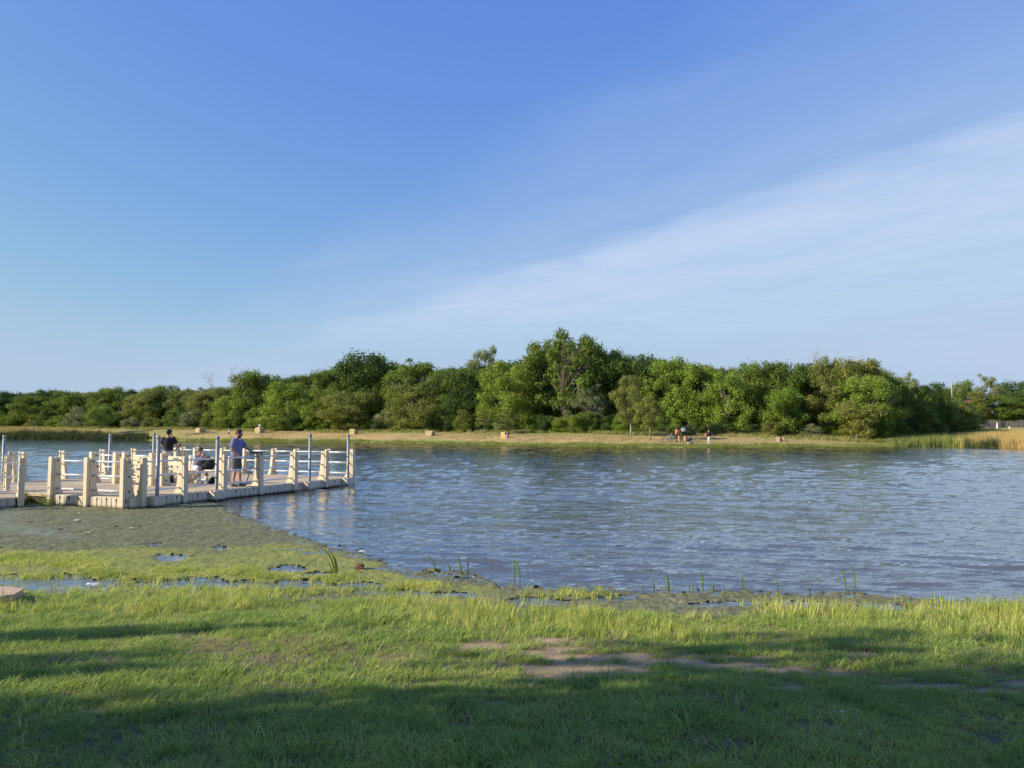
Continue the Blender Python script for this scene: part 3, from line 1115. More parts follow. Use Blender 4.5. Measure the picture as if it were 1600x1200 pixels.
def side_run(parent, x0, y0, ang, length):
    n = int(length / SB)
    for i in range(n):
        o = bpy.data.objects.new('side_block', blk_me)
        COL.objects.link(o)
        o.parent = parent
        o.location = (x0 + math.cos(ang) * i * SB, y0 + math.sin(ang) * i * SB, random.uniform(-.004, .004))
        o.rotation_euler = (0, 0, ang)
        if i % 2 == 1:
            p = bpy.data.objects.new('plug', plug_me)
            COL.objects.link(p)
            p.parent = o
            p.location = (SB, 0, 0)


side_run(dock, 0.0, 0.0, 0.0, DL)
side_run(dock, 0.0, 3.02, -math.pi / 2, 3.0)
side_run(dock, 0.0, DW, -math.pi / 2, 3.6)


# railing posts: an outer column and an inner flared fin with a slot between them; local -y is the water side
def post_meshes():
    h = 1.33
    col_ = MB().box(-0.075, 0.075, -0.125, -0.045, 0.01, h, 0.010)
    prof = [(-0.008, 0.02), (-0.008, h - 0.035), (0.02, h - 0.02), (0.125, h - 0.02), (0.132, h - 0.3), (0.150, 0.85), (0.185, 0.55), (0.235, 0.38), (0.275, 0.312), (0.275, 0.295), (0.05, 0.295), (0.05, 0.02)]
    fin = MB().prism([(p, q) for p, q in prof], 'x', -0.052, 0.052)
    socket = MB().box(-0.060, 0.060, 0.042, 0.088, -0.025, 0.025)
    return col_.mesh('post_column'), fin.mesh('post_fin'), socket.mesh('rail_socket')


pc, pf, pb = post_meshes()
pc.materials.append(M['plastic'])
pf.materials.append(M['plastic'])
pb.materials.append(M['bolt'])


def rail_post(parent, x, y, ang, z=0):
    e = bpy.data.objects.new('railing_post', pf)
    COL.objects.link(e)
    e.parent = parent
    e.location = (x, y, z)
    e.rotation_euler = (random.uniform(-.012, .012), random.uniform(-.012, .012), ang)
    for nm, me, zz in (('post_column', pc, 0), ('rail_socket', pb, 1.22), ('rail_socket', pb, 0.84), ('rail_socket', pb, 0.45)):
        o = bpy.data.objects.new(nm, me)
        COL.objects.link(o)
        o.parent = e
        o.location.z = zz
    return e


def rail_run(parent, pts, ang, inset):
    """three bars between successive posts; inset moves the bars to the fin"""
    off = Vector((-math.sin(ang), math.cos(ang), 0)) * inset
    for a, b in zip(pts[:-1], pts[1:]):
        a, b = Vector((*a, 0)) + off, Vector((*b, 0)) + off
        d = (b - a).normalized()
        for z in (1.22, 0.84, 0.45):
            MB().tube([a + d * 0.055 + Vector((0, 0, z)), b - d * 0.055 + Vector((0, 0, z))], 0.024, 8).build('rail', M['rail'], parent, True)


# open-water edge (v = 0)
pu = [0.36] + [edge_u(p) for p in (290, 351, 408, 461)] + [edge_u(509), DL - 0.14]
for u in pu:
    rail_post(dock, u, 0, 0)
rail_run(dock, [(u, 0) for u in pu], 0, 0.065)
# front edge (u = 0): local -y must face -u -> rotate by -90 degrees
fv = [3.02, 1.56, 0.16]
for v in fv:
    rail_post(dock, 0, v, -math.pi / 2)
rail_run(dock, [(0, v) for v in fv], -math.pi / 2, 0.065)
# far edge (u = DL)
bv = [0.14] + [edge_v(p, DL) for p in (513, 465, 430, 386, 351, 309)] + [DW - 0.14]
for v in bv:
    rail_post(dock, DL, v, math.pi / 2)
rail_run(dock, [(DL, v) for v in bv], math.pi / 2, 0.065)
# far-left edge (v = DW)
lu = [DL - 0.3] + [edge_u(p, DW) for p in (213, 165, 103, 41)] + [2.6, 1.0]
for u in lu:
    rail_post(dock, u, DW, math.pi)
rail_run(dock, [(u, DW) for u in lu], math.pi, 0.065)
# pile brackets on the edges
piles = [(edge_u(249, -0.14), -0.15), (edge_u(341, -0.14), -0.15), (edge_u(485, -0.14), -0.15), (edge_u(543, -0.10), -0.12),
         (edge_u(175, DW + 0.15), DW + 0.15), (DL + 0.15, edge_v(243, DL + .15)), (edge_u(11, DW + .12), DW + .15)]
PILE_LAB = ['grey steel pile with domed cap standing close beside the dock corner post', 'grey steel pile just in front of the seated child',
            'grey steel pile on the open-water edge beyond the angler in blue', 'grey steel pile at the far outer corner of the dock',
            'thin grey steel pile behind the bench furthest from the seated child', 'grey steel pile at the elbow of the man in black', 'grey steel pile beyond the walkway, nearest the picture edge']
for k, (u, v) in enumerate(piles):
    if v < 0:
        MB().box(u - 0.19, u + 0.19, -0.30, -0.052, 0.02, DZ + 0.004, 0.02).build('pile_holder', M['float_side'], dock)
    elif v > DW:
        MB().box(u - 0.19, u + 0.19, DW + 0.052, DW + 0.30, 0.02, DZ + 0.004, 0.02).build('pile_holder', M['float_side'], dock)
    w = dk(u, v if v > 0 else -0.17, 0)
    t = thing('steel_pile', PILE_LAB[k], 'pile', (w.x, w.y, 0), 0, 'steel piles that hold the floating dock')
    top = 1.86 + random.uniform(-.02, .04)
    MB().tube([(0, 0, -1), (0, 0, top)], 0.051, 14).build('pipe', M['galv'], t, True)
    MB().tube([(0, 0, top - 0.05), (0, 0, top + 0.005), (0, 0, top + 0.035), (0, 0, top + 0.05)], [0.057, 0.057, 0.042, 0.012], 14).build('cap', M['galv'], t, True)

# inner railing bays that close off the boat slot
iv = [6.04, 4.93, 4.50, 3.25, 2.78, 1.75]
inner = thing('inner_railing', 'beige railing bays in the middle of the dock before the benches', 'railing', dk(3.5, 4.5, 0), DK_ANG)
for k, v in enumerate(iv[:5]):
    rail_post(inner, 0, v - 4.5, -math.pi / 2)
rail_run(inner, [(0, iv[0] - 4.5), (0, iv[1] - 4.5)], -math.pi / 2, 0.065)
rail_run(inner, [(0, iv[2] - 4.5), (0, iv[3] - 4.5)], -math.pi / 2, 0.065)
for o in [x for x in bpy.data.objects if x.name.startswith('post_column') and x.parent and x.parent.parent == inner]:
    o.location.z = 0.29
    o.scale.z = 0.785


def bench(v0, v1, u, label):
    w = dk(u, (v0 + v1) / 2, DZ)
    t = thing('dock_bench', label, 'bench', w, DK_ANG, 'beige plastic benches on the dock')
    h = (v1 - v0) / 2
    for s in (-1, 1):
        MB().prism([(-0.27, 0), (-0.17, 0), (-0.14, 0.38), (0.16, 0.38), (0.20, 0), (0.30, 0), (0.30, 0.86), (0.24, 0.90), (0.20, 0.86), (0.17, 0.45), (-0.27, 0.45)],
                   'y', s * h - 0.06, s * h + 0.06).build('end_panel', M['plastic'], t)
    MB().box(-0.25, 0.0, -h + 0.065, h - 0.065, 0.42, 0.47, 0.012).build('seat_board', M['plastic'], t)
    MB().box(0.012, 0.19, -h + 0.065, h - 0.065, 0.42, 0.47, 0.012).build('seat_board', M['plastic'], t)
    b = MB()
    zz = ((0.54, 0.68), (0.70, 0.86))
    for z0, z1 in zz:
        MB().box(0.205, 0.255, -h + 0.065, h - 0.065, z0, z1, 0.012).build('back_board', M['plastic'], t)
    MB().box(0.198, 0.204, -0.16, 0.16, 0.765, 0.80).build('hand_slot', M['bolt'], t)
    MB().box(-0.05, 0.12, -h + 0.065, h - 0.065, 0.10, 0.16, 0.012).build('stretcher', M['plastic'], t)
    return t


bench(4.85, 6.05, 4.75, 'beige bench behind the railing bay, furthest from the seated child')
bench(3.25, 4.45, 4.75, 'beige bench with slotted back, below the man in black')
bench(1.55, 2.95, 4.75, 'beige bench the child sits on beside a black bag')

# gangway to the shore
gw0 = Vector((-13.03, 20.78, -0.012))
gdir = Vector((-0.75, -0.66, 0)).normalized()
gang = thing('gangway', 'beige plastic walkway joining the dock with post and bar railing', 'walkway', gw0, math.atan2(gdir.y, gdir.x))
# local x = along the walkway to the shore, local -y = far side? (x toward shore; +y is to the camera's left of travel)
for i in range(3):
    MB().box(i * 1.6 + 0.008, i * 1.6 + 1.592, -2.2, -0.0, 0.20, DZ, 0.018).build('deck_section', M['deck'], gang)
    MB().box(i * 1.6 + 0.06, i * 1.6 + 1.54, -2.1, -0.06, -0.12, 0.198).build('deck_float', M['dark_float'], gang)
side_run(gang, 4.7, 0.0, math.pi, 4.5)
gp = [0.16, 1.75, 3.3, 4.6]
for x in gp:
    rail_post(gang, x, 0, math.pi)
rail_run(gang, [(x, 0) for x in gp], math.pi, 0.065)
for x in gp:
    rail_post(gang, x, -2.2, 0)
rail_run(gang, [(x, -2.2) for x in gp], 0, 0.065)

# ------------------------------------------------------------------ people: one continuous remeshed body, clothes as children
class Blob(MB):
    def limb(self, pts, rad, n=10):
        self.tube(pts, rad, n)
        for p, r in ((pts[0], rad[0]), (pts[-1], rad[-1])):
            self.ell(p, (r, r, r), 8, 6)
        return self

    def loft(self, secs, right, n=16):
        """secs: (centre, rx, ry); rx along right"""
        vs, fs = [], []
        right = Vector(right).normalized()
        C = [Vector(s[0]) for s in secs]
        for i, (c, rx, ry) in enumerate(secs):
            d = (C[min(i + 1, len(C) - 1)] - C[max(i - 1, 0)]).normalized()
            r = (right - d * right.dot(d)).normalized()
            f = d.cross(r)
            for k in range(n):
                a = 2 * math.pi * k / n
                vs.append(C[i] + r * math.cos(a) * rx + f * math.sin(a) * ry)
        for i in range(len(secs) - 1):
            for k in range(n):
                fs.append((i * n + k, i * n + (k + 1) % n, (i + 1) * n + (k + 1) % n, (i + 1) * n + k))
        fs.append(tuple(range(n - 1, -1, -1)))
        fs.append(tuple((len(secs) - 1) * n + k for k in range(n)))
        return self.add(vs, fs)


def remesh(name, blob, mat, parent, vox, smooth=2):
    me = bpy.data.meshes.new(name)
    bm = bmesh.new()
    for f in blob.f:
        pass
    vs = [bm.verts.new(v) for v in blob.v]
    for f in blob.f:
        try:
            bm.faces.new([vs[i] for i in f])
        except ValueError:
            pass
    bmesh.ops.recalc_face_normals(bm, faces=bm.faces[:])
    bm.to_mesh(me)
    bm.free()
    tmp = bpy.data.objects.new(name + '_raw', me)
    COL.objects.link(tmp)
    r = tmp.modifiers.new('r', 'REMESH')
    r.mode = 'VOXEL'
    r.voxel_size = vox
    s = tmp.modifiers.new('s', 'SMOOTH')
    s.factor = 0.5
    s.iterations = smooth
    dg = bpy.context.evaluated_depsgraph_get()
    out = bpy.data.meshes.new_from_object(tmp.evaluated_get(dg))
    bpy.data.objects.remove(tmp)
    out.materials.clear()
    return link_mesh(name, out, mat, parent, True)


STAND = dict(pel=(0, 0, .95), wai=(0, 0, 1.10), che=(0, .0, 1.30), nb=(0, -.01, 1.47), head=(0, .03, 1.645), face=(0, 1, -.05),
             shL=(-.18, 0, 1.42), shR=(.18, 0, 1.42), elL=(-.24, -.02, 1.14), elR=(.24, -.02, 1.14), wrL=(-.22, .10, .90), wrR=(.22, .10, .90),
             hiL=(-.095, 0, .93), hiR=(.095, 0, .93), knL=(-.105, .02, .50), knR=(.105, .02, .50), anL=(-.11, -.02, .09), anR=(.11, -.02, .09),
             fL=(-.03, 1, 0), fR=(.03, 1, 0))


def person(label, loc, rz, pose, skin, shirt, legs, hair, shoes, vox=0.03, sleeve=0.55, leglen='shorts', k=1.0, beard=False, shades=False, bulk=1.0, hat=None, fingers=False, belt=None, socks=None):
    J = {a: Vector(b) for a, b in {**STAND, **pose}.items()}
    t = thing('person', label, 'person', loc, rz)
    t.scale = (k, k, k)
    right = (J['shR'] - J['shL']).normalized()
    hip_r = (J['hiR'] - J['hiL']).normalized()
    fwd = J['face'].normalized()
    b = Blob()
    up = (J['head'] - J['nb']).normalized()
    fx_ = (fwd - up * fwd.dot(up)).normalized()
    sd = fx_.cross(up).normalized()
    R = Matrix((sd, fx_, up)).transposed()
    hd = J['head']
    b.ell(hd + R @ Vector((0, -.01, .02)), (.076, .094, .098), 14, 10, R)
    b.ell(hd + R @ Vector((0, .025, -.055)), (.058, .068, .062), 12, 8, R)
    b.ell(hd + R @ Vector((0, .098, -.02)), (.014, .020, .024), 8, 6, R)
    for s in (-1, 1):
        b.ell(hd + R @ Vector((s * .078, -.005, -.012)), (.012, .022, .032), 8, 6, R)
    b.limb([J['nb'] - up * .02, hd + R @ Vector((0, -.02, -.05))], [.062, .052])
    tor = [(J['pel'] - Vector((0, 0, .06)), .145, .105), (J['pel'], .162, .112), (J['wai'], .142, .102), (J['che'], .168, .115), ((J['che'] * .4 + J['nb'] * .6), .165, .098), (J['nb'], .075, .065)]
    b.loft(tor, right)
    for s in 'LR':
        b.limb([J['sh' + s], J['sh' + s].lerp(J['el' + s], .45), J['el' + s]], [.060, .050, .041])
        b.limb([J['el' + s], J['el' + s].lerp(J['wr' + s], .35), J['wr' + s]], [.041, .042, .027])
        d = (J['wr' + s] - J['el' + s]).normalized()
        sw_ = d.cross(Vector((0, 0, 1)) if abs(d.z) < .8 else Vector((0, 1, 0))).normalized()
        nrm = d.cross(sw_)
        palm = J['wr' + s] + d * .055
        Rh = Matrix((sw_, d, nrm)).transposed()
        b.ell(palm, (.040, .055, .020), 10, 7, Rh)
        if fingers:
            for q, ln in ((-.030, .062), (-.010, .074), (.010, .070), (.029, .055)):
                p0 = palm + sw_ * q + d * .035
                p1 = p0 + d * ln * .55 - nrm * .012
                b.tube([p0, p1, p1 + d * ln * .2 - nrm * ln * .42], [.0095, .009, .0075], 6)
            b.tube([palm - sw_ * .028 - d * .02, palm - sw_ * .055 + d * .015 - nrm * .012, palm - sw_ * .056 + d * .045 - nrm * .024], [.013, .011, .008], 6)
        else:
            b.ell(palm + d * .06 - nrm * .012, (.036, .045, .016), 8, 6, Rh)
        b.limb([J['hi' + s], J['hi' + s].lerp(J['kn' + s], .4), J['kn' + s]], [.086, .076, .056])
        b.limb([J['kn' + s], J['kn' + s].lerp(J['an' + s], .35), J['an' + s]], [.055, .057, .037])
        f = J['f' + s].normalized()
        b.limb([J['an' + s] + Vector((0, 0, -.045)) - f * .03, J['an' + s] + Vector((0, 0, -.05)) + f * .13], [.040, .032])
    body = remesh('body', b, skin, t, vox)
    # shirt
    if shirt:
        c = Blob()
        hem = J['pel'] + (J['pel'] - J['wai']).normalized() * .02
        c.loft([(hem, .192, .142 * bulk), (J['pel'].lerp(J['wai'], .2), .188, .140 * bulk), (J['wai'], .178, .140 * bulk), (J['che'], .193, .145 * bulk), ((J['che'] * .4 + J['nb'] * .6), .182, .118 * bulk), (J['nb'] - up * .01, .082, .074)], right)
        for s in 'LR':
            e = J['sh' + s].lerp(J['el' + s], min(sleeve, 1))
            pts, rr = [J['sh' + s] - right * (.03 if s == 'R' else -.03), J['sh' + s], e], [.078 * bulk, .080 * bulk, .078 * bulk]
            if sleeve > 1:
                pts.append(J['el' + s].lerp(J['wr' + s], sleeve - 1))
                rr.append(.050)
                rr[2] = .058
            c.tube(pts, rr, 10)
        remesh('shirt', c, shirt, t, vox * 0.8)
    # legs
    c = Blob()
    c.loft([(J['pel'] + (J['wai'] - J['pel']).normalized() * .04, .170, .122), (J['pel'], .178, .128), (J['pel'] + (J['hiL'] + J['hiR'] - 2 * J['pel']) * .5 - Vector((0, 0, .05)), .170, .125)], hip_r)
    for s in 'LR':
        c.limb([J['hi' + s], J['hi' + s].lerp(J['kn' + s], .5)], [.105, .098])
        if leglen == 'shorts':
            c.tube([J['hi' + s].lerp(J['kn' + s], .4), J['hi' + s].lerp(J['kn' + s], 1.0)], [.100, .092], 10)
        elif leglen == 'short':
            c.tube([J['hi' + s].lerp(J['kn' + s], .3), J['hi' + s].lerp(J['kn' + s], .62)], [.100, .098], 10)
        else:
            c.limb([J['hi' + s].lerp(J['kn' + s], .4), J['kn' + s]], [.096, .072])
            c.tube([J['kn' + s], J['an' + s] + Vector((0, 0, -.02))], [.072, .062], 10)
    remesh('trousers' if leglen == 'long' else 'shorts', c, legs, t, vox * 0.8)
    # shoes
    for s in 'LR':
        f = J['f' + s].normalized()
        a = J['an' + s]
        m = MB()
        side = f.cross(Vector((0, 0, 1))).normalized()
        Rf = Matrix((side, f, Vector((0, 0, 1)))).transposed()
        m.ell(a + f * .055 + Vector((0, 0, -.052)), (.052, .145, .040), 10, 6, Rf)
        m.ell(a + Vector((0, 0, -.02)), (.048, .055, .050), 10, 6, Rf)
        m.build('shoe', shoes, t, True)
        if socks:
            MB().tube([a + Vector((0, 0, -.03)), a.lerp(J['kn' + s], .38)], [.046, .054], 10).build('sock', socks, t, True)
    # hair
    h = MB()
    if hat:
        h.ell(hd + R @ Vector((0, -.014, .034)), (.092, .108, .100), 14, 8, R)
        h.ell(hd + R @ Vector((0, -.05, -.035)), (.078, .066, .075), 12, 8, R)
        h.build('cap', hat, t, True)
    else:
        h.ell(hd + R @ Vector((0, -.026, .044)), (.088, .098, .090), 14, 9, R)
        h.ell(hd + R @ Vector((0, -.050, -.005)), (.085, .068, .075), 12, 8, R)
        if hair:
            h.build('hair', hair, t, True)
    if beard:
        MB().ell(hd + R @ Vector((0, .034, -.072)), (.062, .070, .056), 12, 8, R).build('beard', M['hair'], t, True)
    if shades:
        g = MB()
        for s in (-1, 1):
            g.ell(hd + R @ Vector((s * .033, .088, .014)), (.030, .012, .020), 10, 6, R)
            a0, a1 = hd + R @ Vector((s * .062, .08, .018)), hd + R @ Vector((s * .084, -.01, .016))
            g.tube([a0, a1], .005, 5)
        g.tube([hd + R @ Vector((-.02, .098, .018)), hd + R @ Vector((.02, .098, .018))], .005, 5)
        g.build('sunglasses', M['black'], t, True)
    else:
        g = MB()
        for s in (-1, 1):
            g.ell(hd + R @ Vector((s * .032, .080, .012)), (.013, .009, .008), 8, 5, R)
        g.build('eyes', M['hair'], t, True)
    g = MB().ell(hd + R @ Vector((0, .088, -.062)), (.024, .009, .007), 8, 5, R)
    if not beard:
        g.build('mouth', M['red'], t, True)
    if belt:
        b2 = Blob()
        bc = J['pel'] + (J['wai'] - J['pel']).normalized() * .03
        bb = MB()
        Blob.loft(b2, [(bc - Vector((0, 0, .02)), .190, .140), (bc + Vector((0, 0, .02)), .190, .140)], right)
        b2.build('belt', belt, t, True)
    return t


def rod(label, base, direction, length, bow=0.0, loc_z=0):
    t = thing('fishing_rod', label, 'fishing rod', base)
    d = Vector(direction).normalized()
    MB().tube([d * -0.28, d * 0.20], [.016, .014], 8).build('grip', M['black'], t, True)
    pts = [d * (0.2 + (length - 0.2) * q) + Vector((0, 0, -bow * q * q)) for q in np.linspace(0, 1, 7)]
    MB().tube(pts, [.008 - .0055 * q for q in np.linspace(0, 1, 7)], 6).build('blank', M['grey_plastic'], t, True)
    dn = Vector((0, 0, -1)) if abs(d.z) < .8 else Vector((1, 0, 0))
    r = MB().ell(d * 0.1 + dn * .065, (.032, .032, .032), 10, 7)
    r.tube([d * 0.1, d * 0.1 + dn * .06], .009, 6)
    sidev = d.cross(dn).normalized()
    r.tube([d * 0.1 + dn * .065, d * 0.1 + dn * .065 + sidev * .06, d * 0.06 + dn * .065 + sidev * .07], .006, 6)
    r.build('reel', M['bolt'], t, True)
    return t


# angler in blue, facing the open water (world +x)
man_blue = dict(head=(0, .075, 1.635), face=(0.10, 1, -.42), nb=(0, .01, 1.47), che=(0, -.015, 1.30),
                elL=(-.21, .24, 1.17), wrL=(-.13, .52, 1.04), elR=(.26, -.05, 1.14), wrR=(.15, .17, .93),
                hiL=(-.095, .0, .93), knL=(-.10, .06, .50), anL=(-.09, .09, .09), knR=(.10, .0, .50), anR=(.11, -.05, .09), fL=(-.15, 1, 0), fR=(.2, 1, 0))
pm1 = dk(edge_u(372, 0.42), 0.42, DZ)
person('bearded man in a lavender-blue short-sleeved shirt, grey shorts and sunglasses, fishing', pm1, -math.pi / 2 - 0.06, man_blue, M['skin'], M['shirt_blue'], M['shorts_grey'], M['hair'], M['shoe'],
       0.013, 0.75, 'shorts', 1.01, beard=True, shades=True, fingers=True, bulk=1.2)
rot1 = Matrix.Rotation(-math.pi / 2 - 0.06, 4, 'Z')
rod('fishing rod with dark reel held out by the bearded man', pm1 + rot1 @ Vector((-.11, .66, 1.06)), Vector((1, .12, .13)), 2.0, 0.12)
# man in black, back to the camera
man_black = dict(head=(0.0, .03, 1.64), face=(0.15, 1, -.15), elR=(.29, .06, 1.17), wrR=(.24, .30, 1.10), elL=(-.26, .06, 1.16), wrL=(-.10, .30, 1.06))
pm2 = dk(7.45, 7.2, DZ)
pm2 = Vector(P(262, 742, pm2.y)).to_3d()
pm2.z = DZ
person('man in a black T-shirt and dark beanie fishing with his back turned', pm2, 0.12, man_black, M['skin'], M['black'], M['khaki'], M['hair'], M['shoe'],
       0.013, 0.8, 'long', 1.01, hat=M['black'], fingers=True, belt=M['bolt'])
rod('slim fishing rod held upright by the man in black', pm2 + Vector((.24, .36, 1.12)), (.25, .5, .62), 0.95, 0.03)
# seated child
child = dict(pel=(0, 0, .54), wai=(0, .03, .66), che=(0, .09, .82), nb=(0, .15, .96), head=(0, .215, 1.10), face=(0, 1, -.75),
             shL=(-.14, .13, .92), shR=(.14, .13, .92), elL=(-.17, .26, .72), elR=(.17, .26, .72), wrL=(-.06, .38, .93), wrR=(.07, .38, .90),
             hiL=(-.085, .02, .54), hiR=(.085, .02, .54), knL=(-.14, .40, .50), knR=(.17, .42, .50), anL=(-.09, .44, .10), anR=(.20, .52, .10), fL=(-.1, 1, 0), fR=(.3, 1, 0))
pc_ = dk(4.66, 2.62, DZ)
person('child in a pale grey T-shirt and white shorts sitting bowed on the bench', pc_, math.pi + 0.95, child, M['skin'], M['tee_pale'], M['shorts_white'], M['hair_brown'], M['white'],
       0.012, 0.8, 'shorts', 0.97, fingers=True, socks=M['white'])
# bags and small gear
def bag(label, loc, rz, size, mat, strap=True, name='bag'):
    t = thing(name, label, 'bag', loc, rz)
    w, d, h = size
    b = Blob()
    b.loft([((0, 0, 0.0), w * .46, d * .44), ((0, 0, h * .12), w * .5, d * .5), ((0, .01, h * .6), w * .49, d * .47), ((0, .01, h * .88), w * .40, d * .36), ((0, .01, h), w * .2, d * .18)], (1, 0, 0), 20)
    remesh('pouch', b, mat, t, 0.02)
    MB().ell((0, -d * .5, h * .30), (w * .34, d * .16, h * .22), 12, 8).build('front_pocket', mat, t, True)
    if strap:
        MB().tube([(-w * .1, 0, h * .97), (-w * .07, 0, h * 1.08), (w * .07, 0, h * 1.08), (w * .1, 0, h * .97)], .012, 6).build('handle', M['bolt'], t, True)
    return t


bag('large black bag standing on the bench seat beside the child', dk(4.70, 2.16, DZ + .47), DK_ANG - math.pi / 2, (.46, .30, .40), M['black'])
bag('small black bag under the bench by the child', dk(4.72, 1.95, DZ), DK_ANG - math.pi / 2, (.26, .2, .22), M['black'])
bag('grey bag propped behind the seated child', dk(4.80, 2.78, DZ + .47), DK_ANG - math.pi / 2, (.24, .2, .34), M['grey_plastic'])
bag('dark bag on the deck near the bench furthest from the child', dk(5.1, 6.75, DZ), DK_ANG, (.36, .3, .34), M['black'])
bag('dark bag under the middle bench', dk(4.70, 3.85, DZ), DK_ANG - math.pi / 2, (.3, .2, .26), M['shoe'])
bk = thing('bucket', 'pale plastic bucket on the deck before the furthest bench', 'bucket', dk(4.35, 5.5, DZ))
MB().tube([(0, 0, 0), (0, 0, .30)], [.11, .145], 16, False).tube([(0, 0, 0.005), (0, 0, .01)], [.11, .11], 16).build('pail', M['white'], bk, True)
MB().tube([(0, 0, .28), (0, 0, .305)], [.152, .152], 16, False).build('rim', M['white'], bk, True)
MB().tube([(.15, 0, .29), (.12, .02, .40), (0, .03, .45), (-.12, .02, .40), (-.15, 0, .29)], .006, 6).build('handle', M['bolt'], bk, True)
rod('spare fishing rod leaning on the dock railing beside the bearded man', dk(edge_u(408) - .35, 0.12, 0.62), (0.25, -0.05, 0.9), 0.75, 0)

# two clumps of weeds at the joint of dock and gangway
def weed_clump(label, loc, n, h, seed):
    r = np.random.default_rng(seed)
    V, F = [], []
    for i in range(n):
        c = np.array([r.normal(0, .10), r.normal(0, .10), abs(r.normal(0, .5)) * h])
        a = r.normal(0, 1, 3)
        a /= np.linalg.norm(a)
        b_ = np.cross(a, r.normal(0, 1, 3))
        b_ /= np.linalg.norm(b_)
        s = r.uniform(.025, .05)
        k0 = len(V)
        V += [tuple(c - a * s), tuple(c + b_ * s * .45), tuple(c + a * s), tuple(c - b_ * s * .45)]
        F.append((k0, k0 + 1, k0 + 2, k0 + 3))
    t = thing('weed_clump', label, 'weeds', loc)
    mesh_obj('leaves', V, F, M['leaf_mid'], t)
    m = MB()
    for i in range(7):
        x, y = r.normal(0, .05, 2)
        m.tube([(x, y, -.05), (x * 1.8, y * 1.8, h * r.uniform(.6, 1.1))], [.006, .003], 5)
    m.build('stem', M['leaf_olive'], t)
    return t


weed_clump('green leafy weeds at the gangway end post by the waterline', G(39, 789), 150, .36, 3)
weed_clump('green leafy weeds at the first dock post beside the gap', G(73, 790), 110, .30, 4)
# ------------------------------------------------------------------ trees
def crown_mesh(name, seed, n_cl, n_leaf, leaf, prof, zr=(0.08, 1.0), clr=(0.10, 0.19), shell=0.45, droop=0.0, flat=0.75, jitter=0.12):
    """leaf-clump crown in a unit box: height 1, half width about 0.5. prof = half-width at heights 0..1"""
    r = np.random.default_rng(seed)
    px_, pv = np.linspace(0, 1, len(prof)), np.array(prof)
    C, R = [], []
    tries = 0
    while len(C) < n_cl and tries < 6000:
        tries += 1
        t = r.uniform(*zr)
        w = np.interp(t, px_, pv)
        if r.random() > w / pv.max() * 1.1 + .12:
            continue
        a = r.uniform(0, 2 * math.pi)
        f = (shell + (1 - shell) * r.random()) if r.random() < .8 else r.random()
        lob = 1 + 0.22 * math.sin(2 * a + seed) * math.sin(5 * t + seed) + 0.16 * math.sin(5 * a + 2 * seed + 4 * t)
        rr = max(0, w - 0.06) * f * lob
        C.append((rr * math.cos(a), rr * math.sin(a), t + r.normal(0, jitter * .15)))
        R.append(r.uniform(*clr))
    C, R = np.array(C), np.array(R)
    per = np.maximum(20, (n_leaf * R ** 2 / (R ** 2).sum()).astype(int))
    ci = np.repeat(np.arange(len(C)), per)
    n = len(ci)
    d = r.normal(0, 1, (n, 3))
    d /= np.linalg.norm(d, axis=1, keepdims=True)
    rad = R[ci] * (0.35 + 0.70 * r.random(n) ** 0.5) * (1 + .28 * r.normal(0, 1, n).clip(-1, 2.2))
    off = d * rad[:, None] * np.array([1, 1, flat])
    off[:, 2] -= droop * (off[:, 0] ** 2 + off[:, 1] ** 2) ** .5
    p = C[ci] + off
    p[:, 2] = np.clip(p[:, 2], 0.01, 1.12)
    nrm = d * 0.8 + r.normal(0, 0.55, (n, 3)) + np.array([0, 0, 0.25])
    nrm /= np.linalg.norm(nrm, axis=1, keepdims=True)
    t1 = np.cross(nrm, r.normal(0, 1, (n, 3)))
    t1 /= np.linalg.norm(t1, axis=1, keepdims=True)
    t2 = np.cross(nrm, t1)
    s = leaf * r.uniform(0.6, 1.35, n)[:, None]
    V = np.stack([p - t1 * s, p - t2 * s * .5 + nrm * s * .12, p + t1 * s, p + t2 * s * .5 + nrm * s * .12], 1).reshape(-1, 3)
    F = np.arange(4 * n).reshape(n, 4)
    me = bpy.data.meshes.new(name)
    me.vertices.add(4 * n)
    me.vertices.foreach_set('co', V.astype(np.float32).ravel())
    me.loops.add(4 * n)
    me.loops.foreach_set('vertex_index', F.astype(np.int32).ravel())
    me.polygons.add(n)
    me.polygons.foreach_set('loop_start', np.arange(0, 4 * n, 4, dtype=np.int32))
    me.polygons.foreach_set('loop_total', np.full(n, 4, dtype=np.int32))
    me.update(calc_edges=True)
    me.materials.append(None)
    return me, C


def limb_mesh(name, seed, C, thick=0.028, n_l=14, split=0.22):
    """trunk with limbs that run out to some of the crown's clumps (unit box)"""
    r = np.random.default_rng(seed)
    m = MB()
    lean = r.normal(0, .02, 2)
    top = (lean[0] * 3, lean[1] * 3, 0.62)
    trunk = [(0, 0, -0.05), (lean[0], lean[1], split), (lean[0] * 2, lean[1] * 2, 0.42), top]
    m.tube(trunk, [thick * 1.25, thick, thick * .7, thick * .3], 8)
    for k in r.choice(len(C), min(n_l, len(C)), replace=False):
        c = C[k]
        z0 = min(max(split * 0.9, c[2] * r.uniform(.35, .6)), .58)
        x0, y0 = np.interp(z0, [0, split, .42, .62], [0, lean[0], lean[0] * 2, lean[0] * 3]), np.interp(z0, [0, split, .42, .62], [0, lean[1], lean[1] * 2, lean[1] * 3])
        mid = ((x0 + c[0]) / 2 + r.normal(0, .02), (y0 + c[1]) / 2 + r.normal(0, .02), z0 + (c[2] - z0) * .62)
        m.tube([(x0, y0, z0), mid, tuple(c)], [thick * .42, thick * .26, thick * .08], 5)
    me = m.mesh(name)
    me.materials.append(None)
    return me


PROTO = {}
random.seed(23)


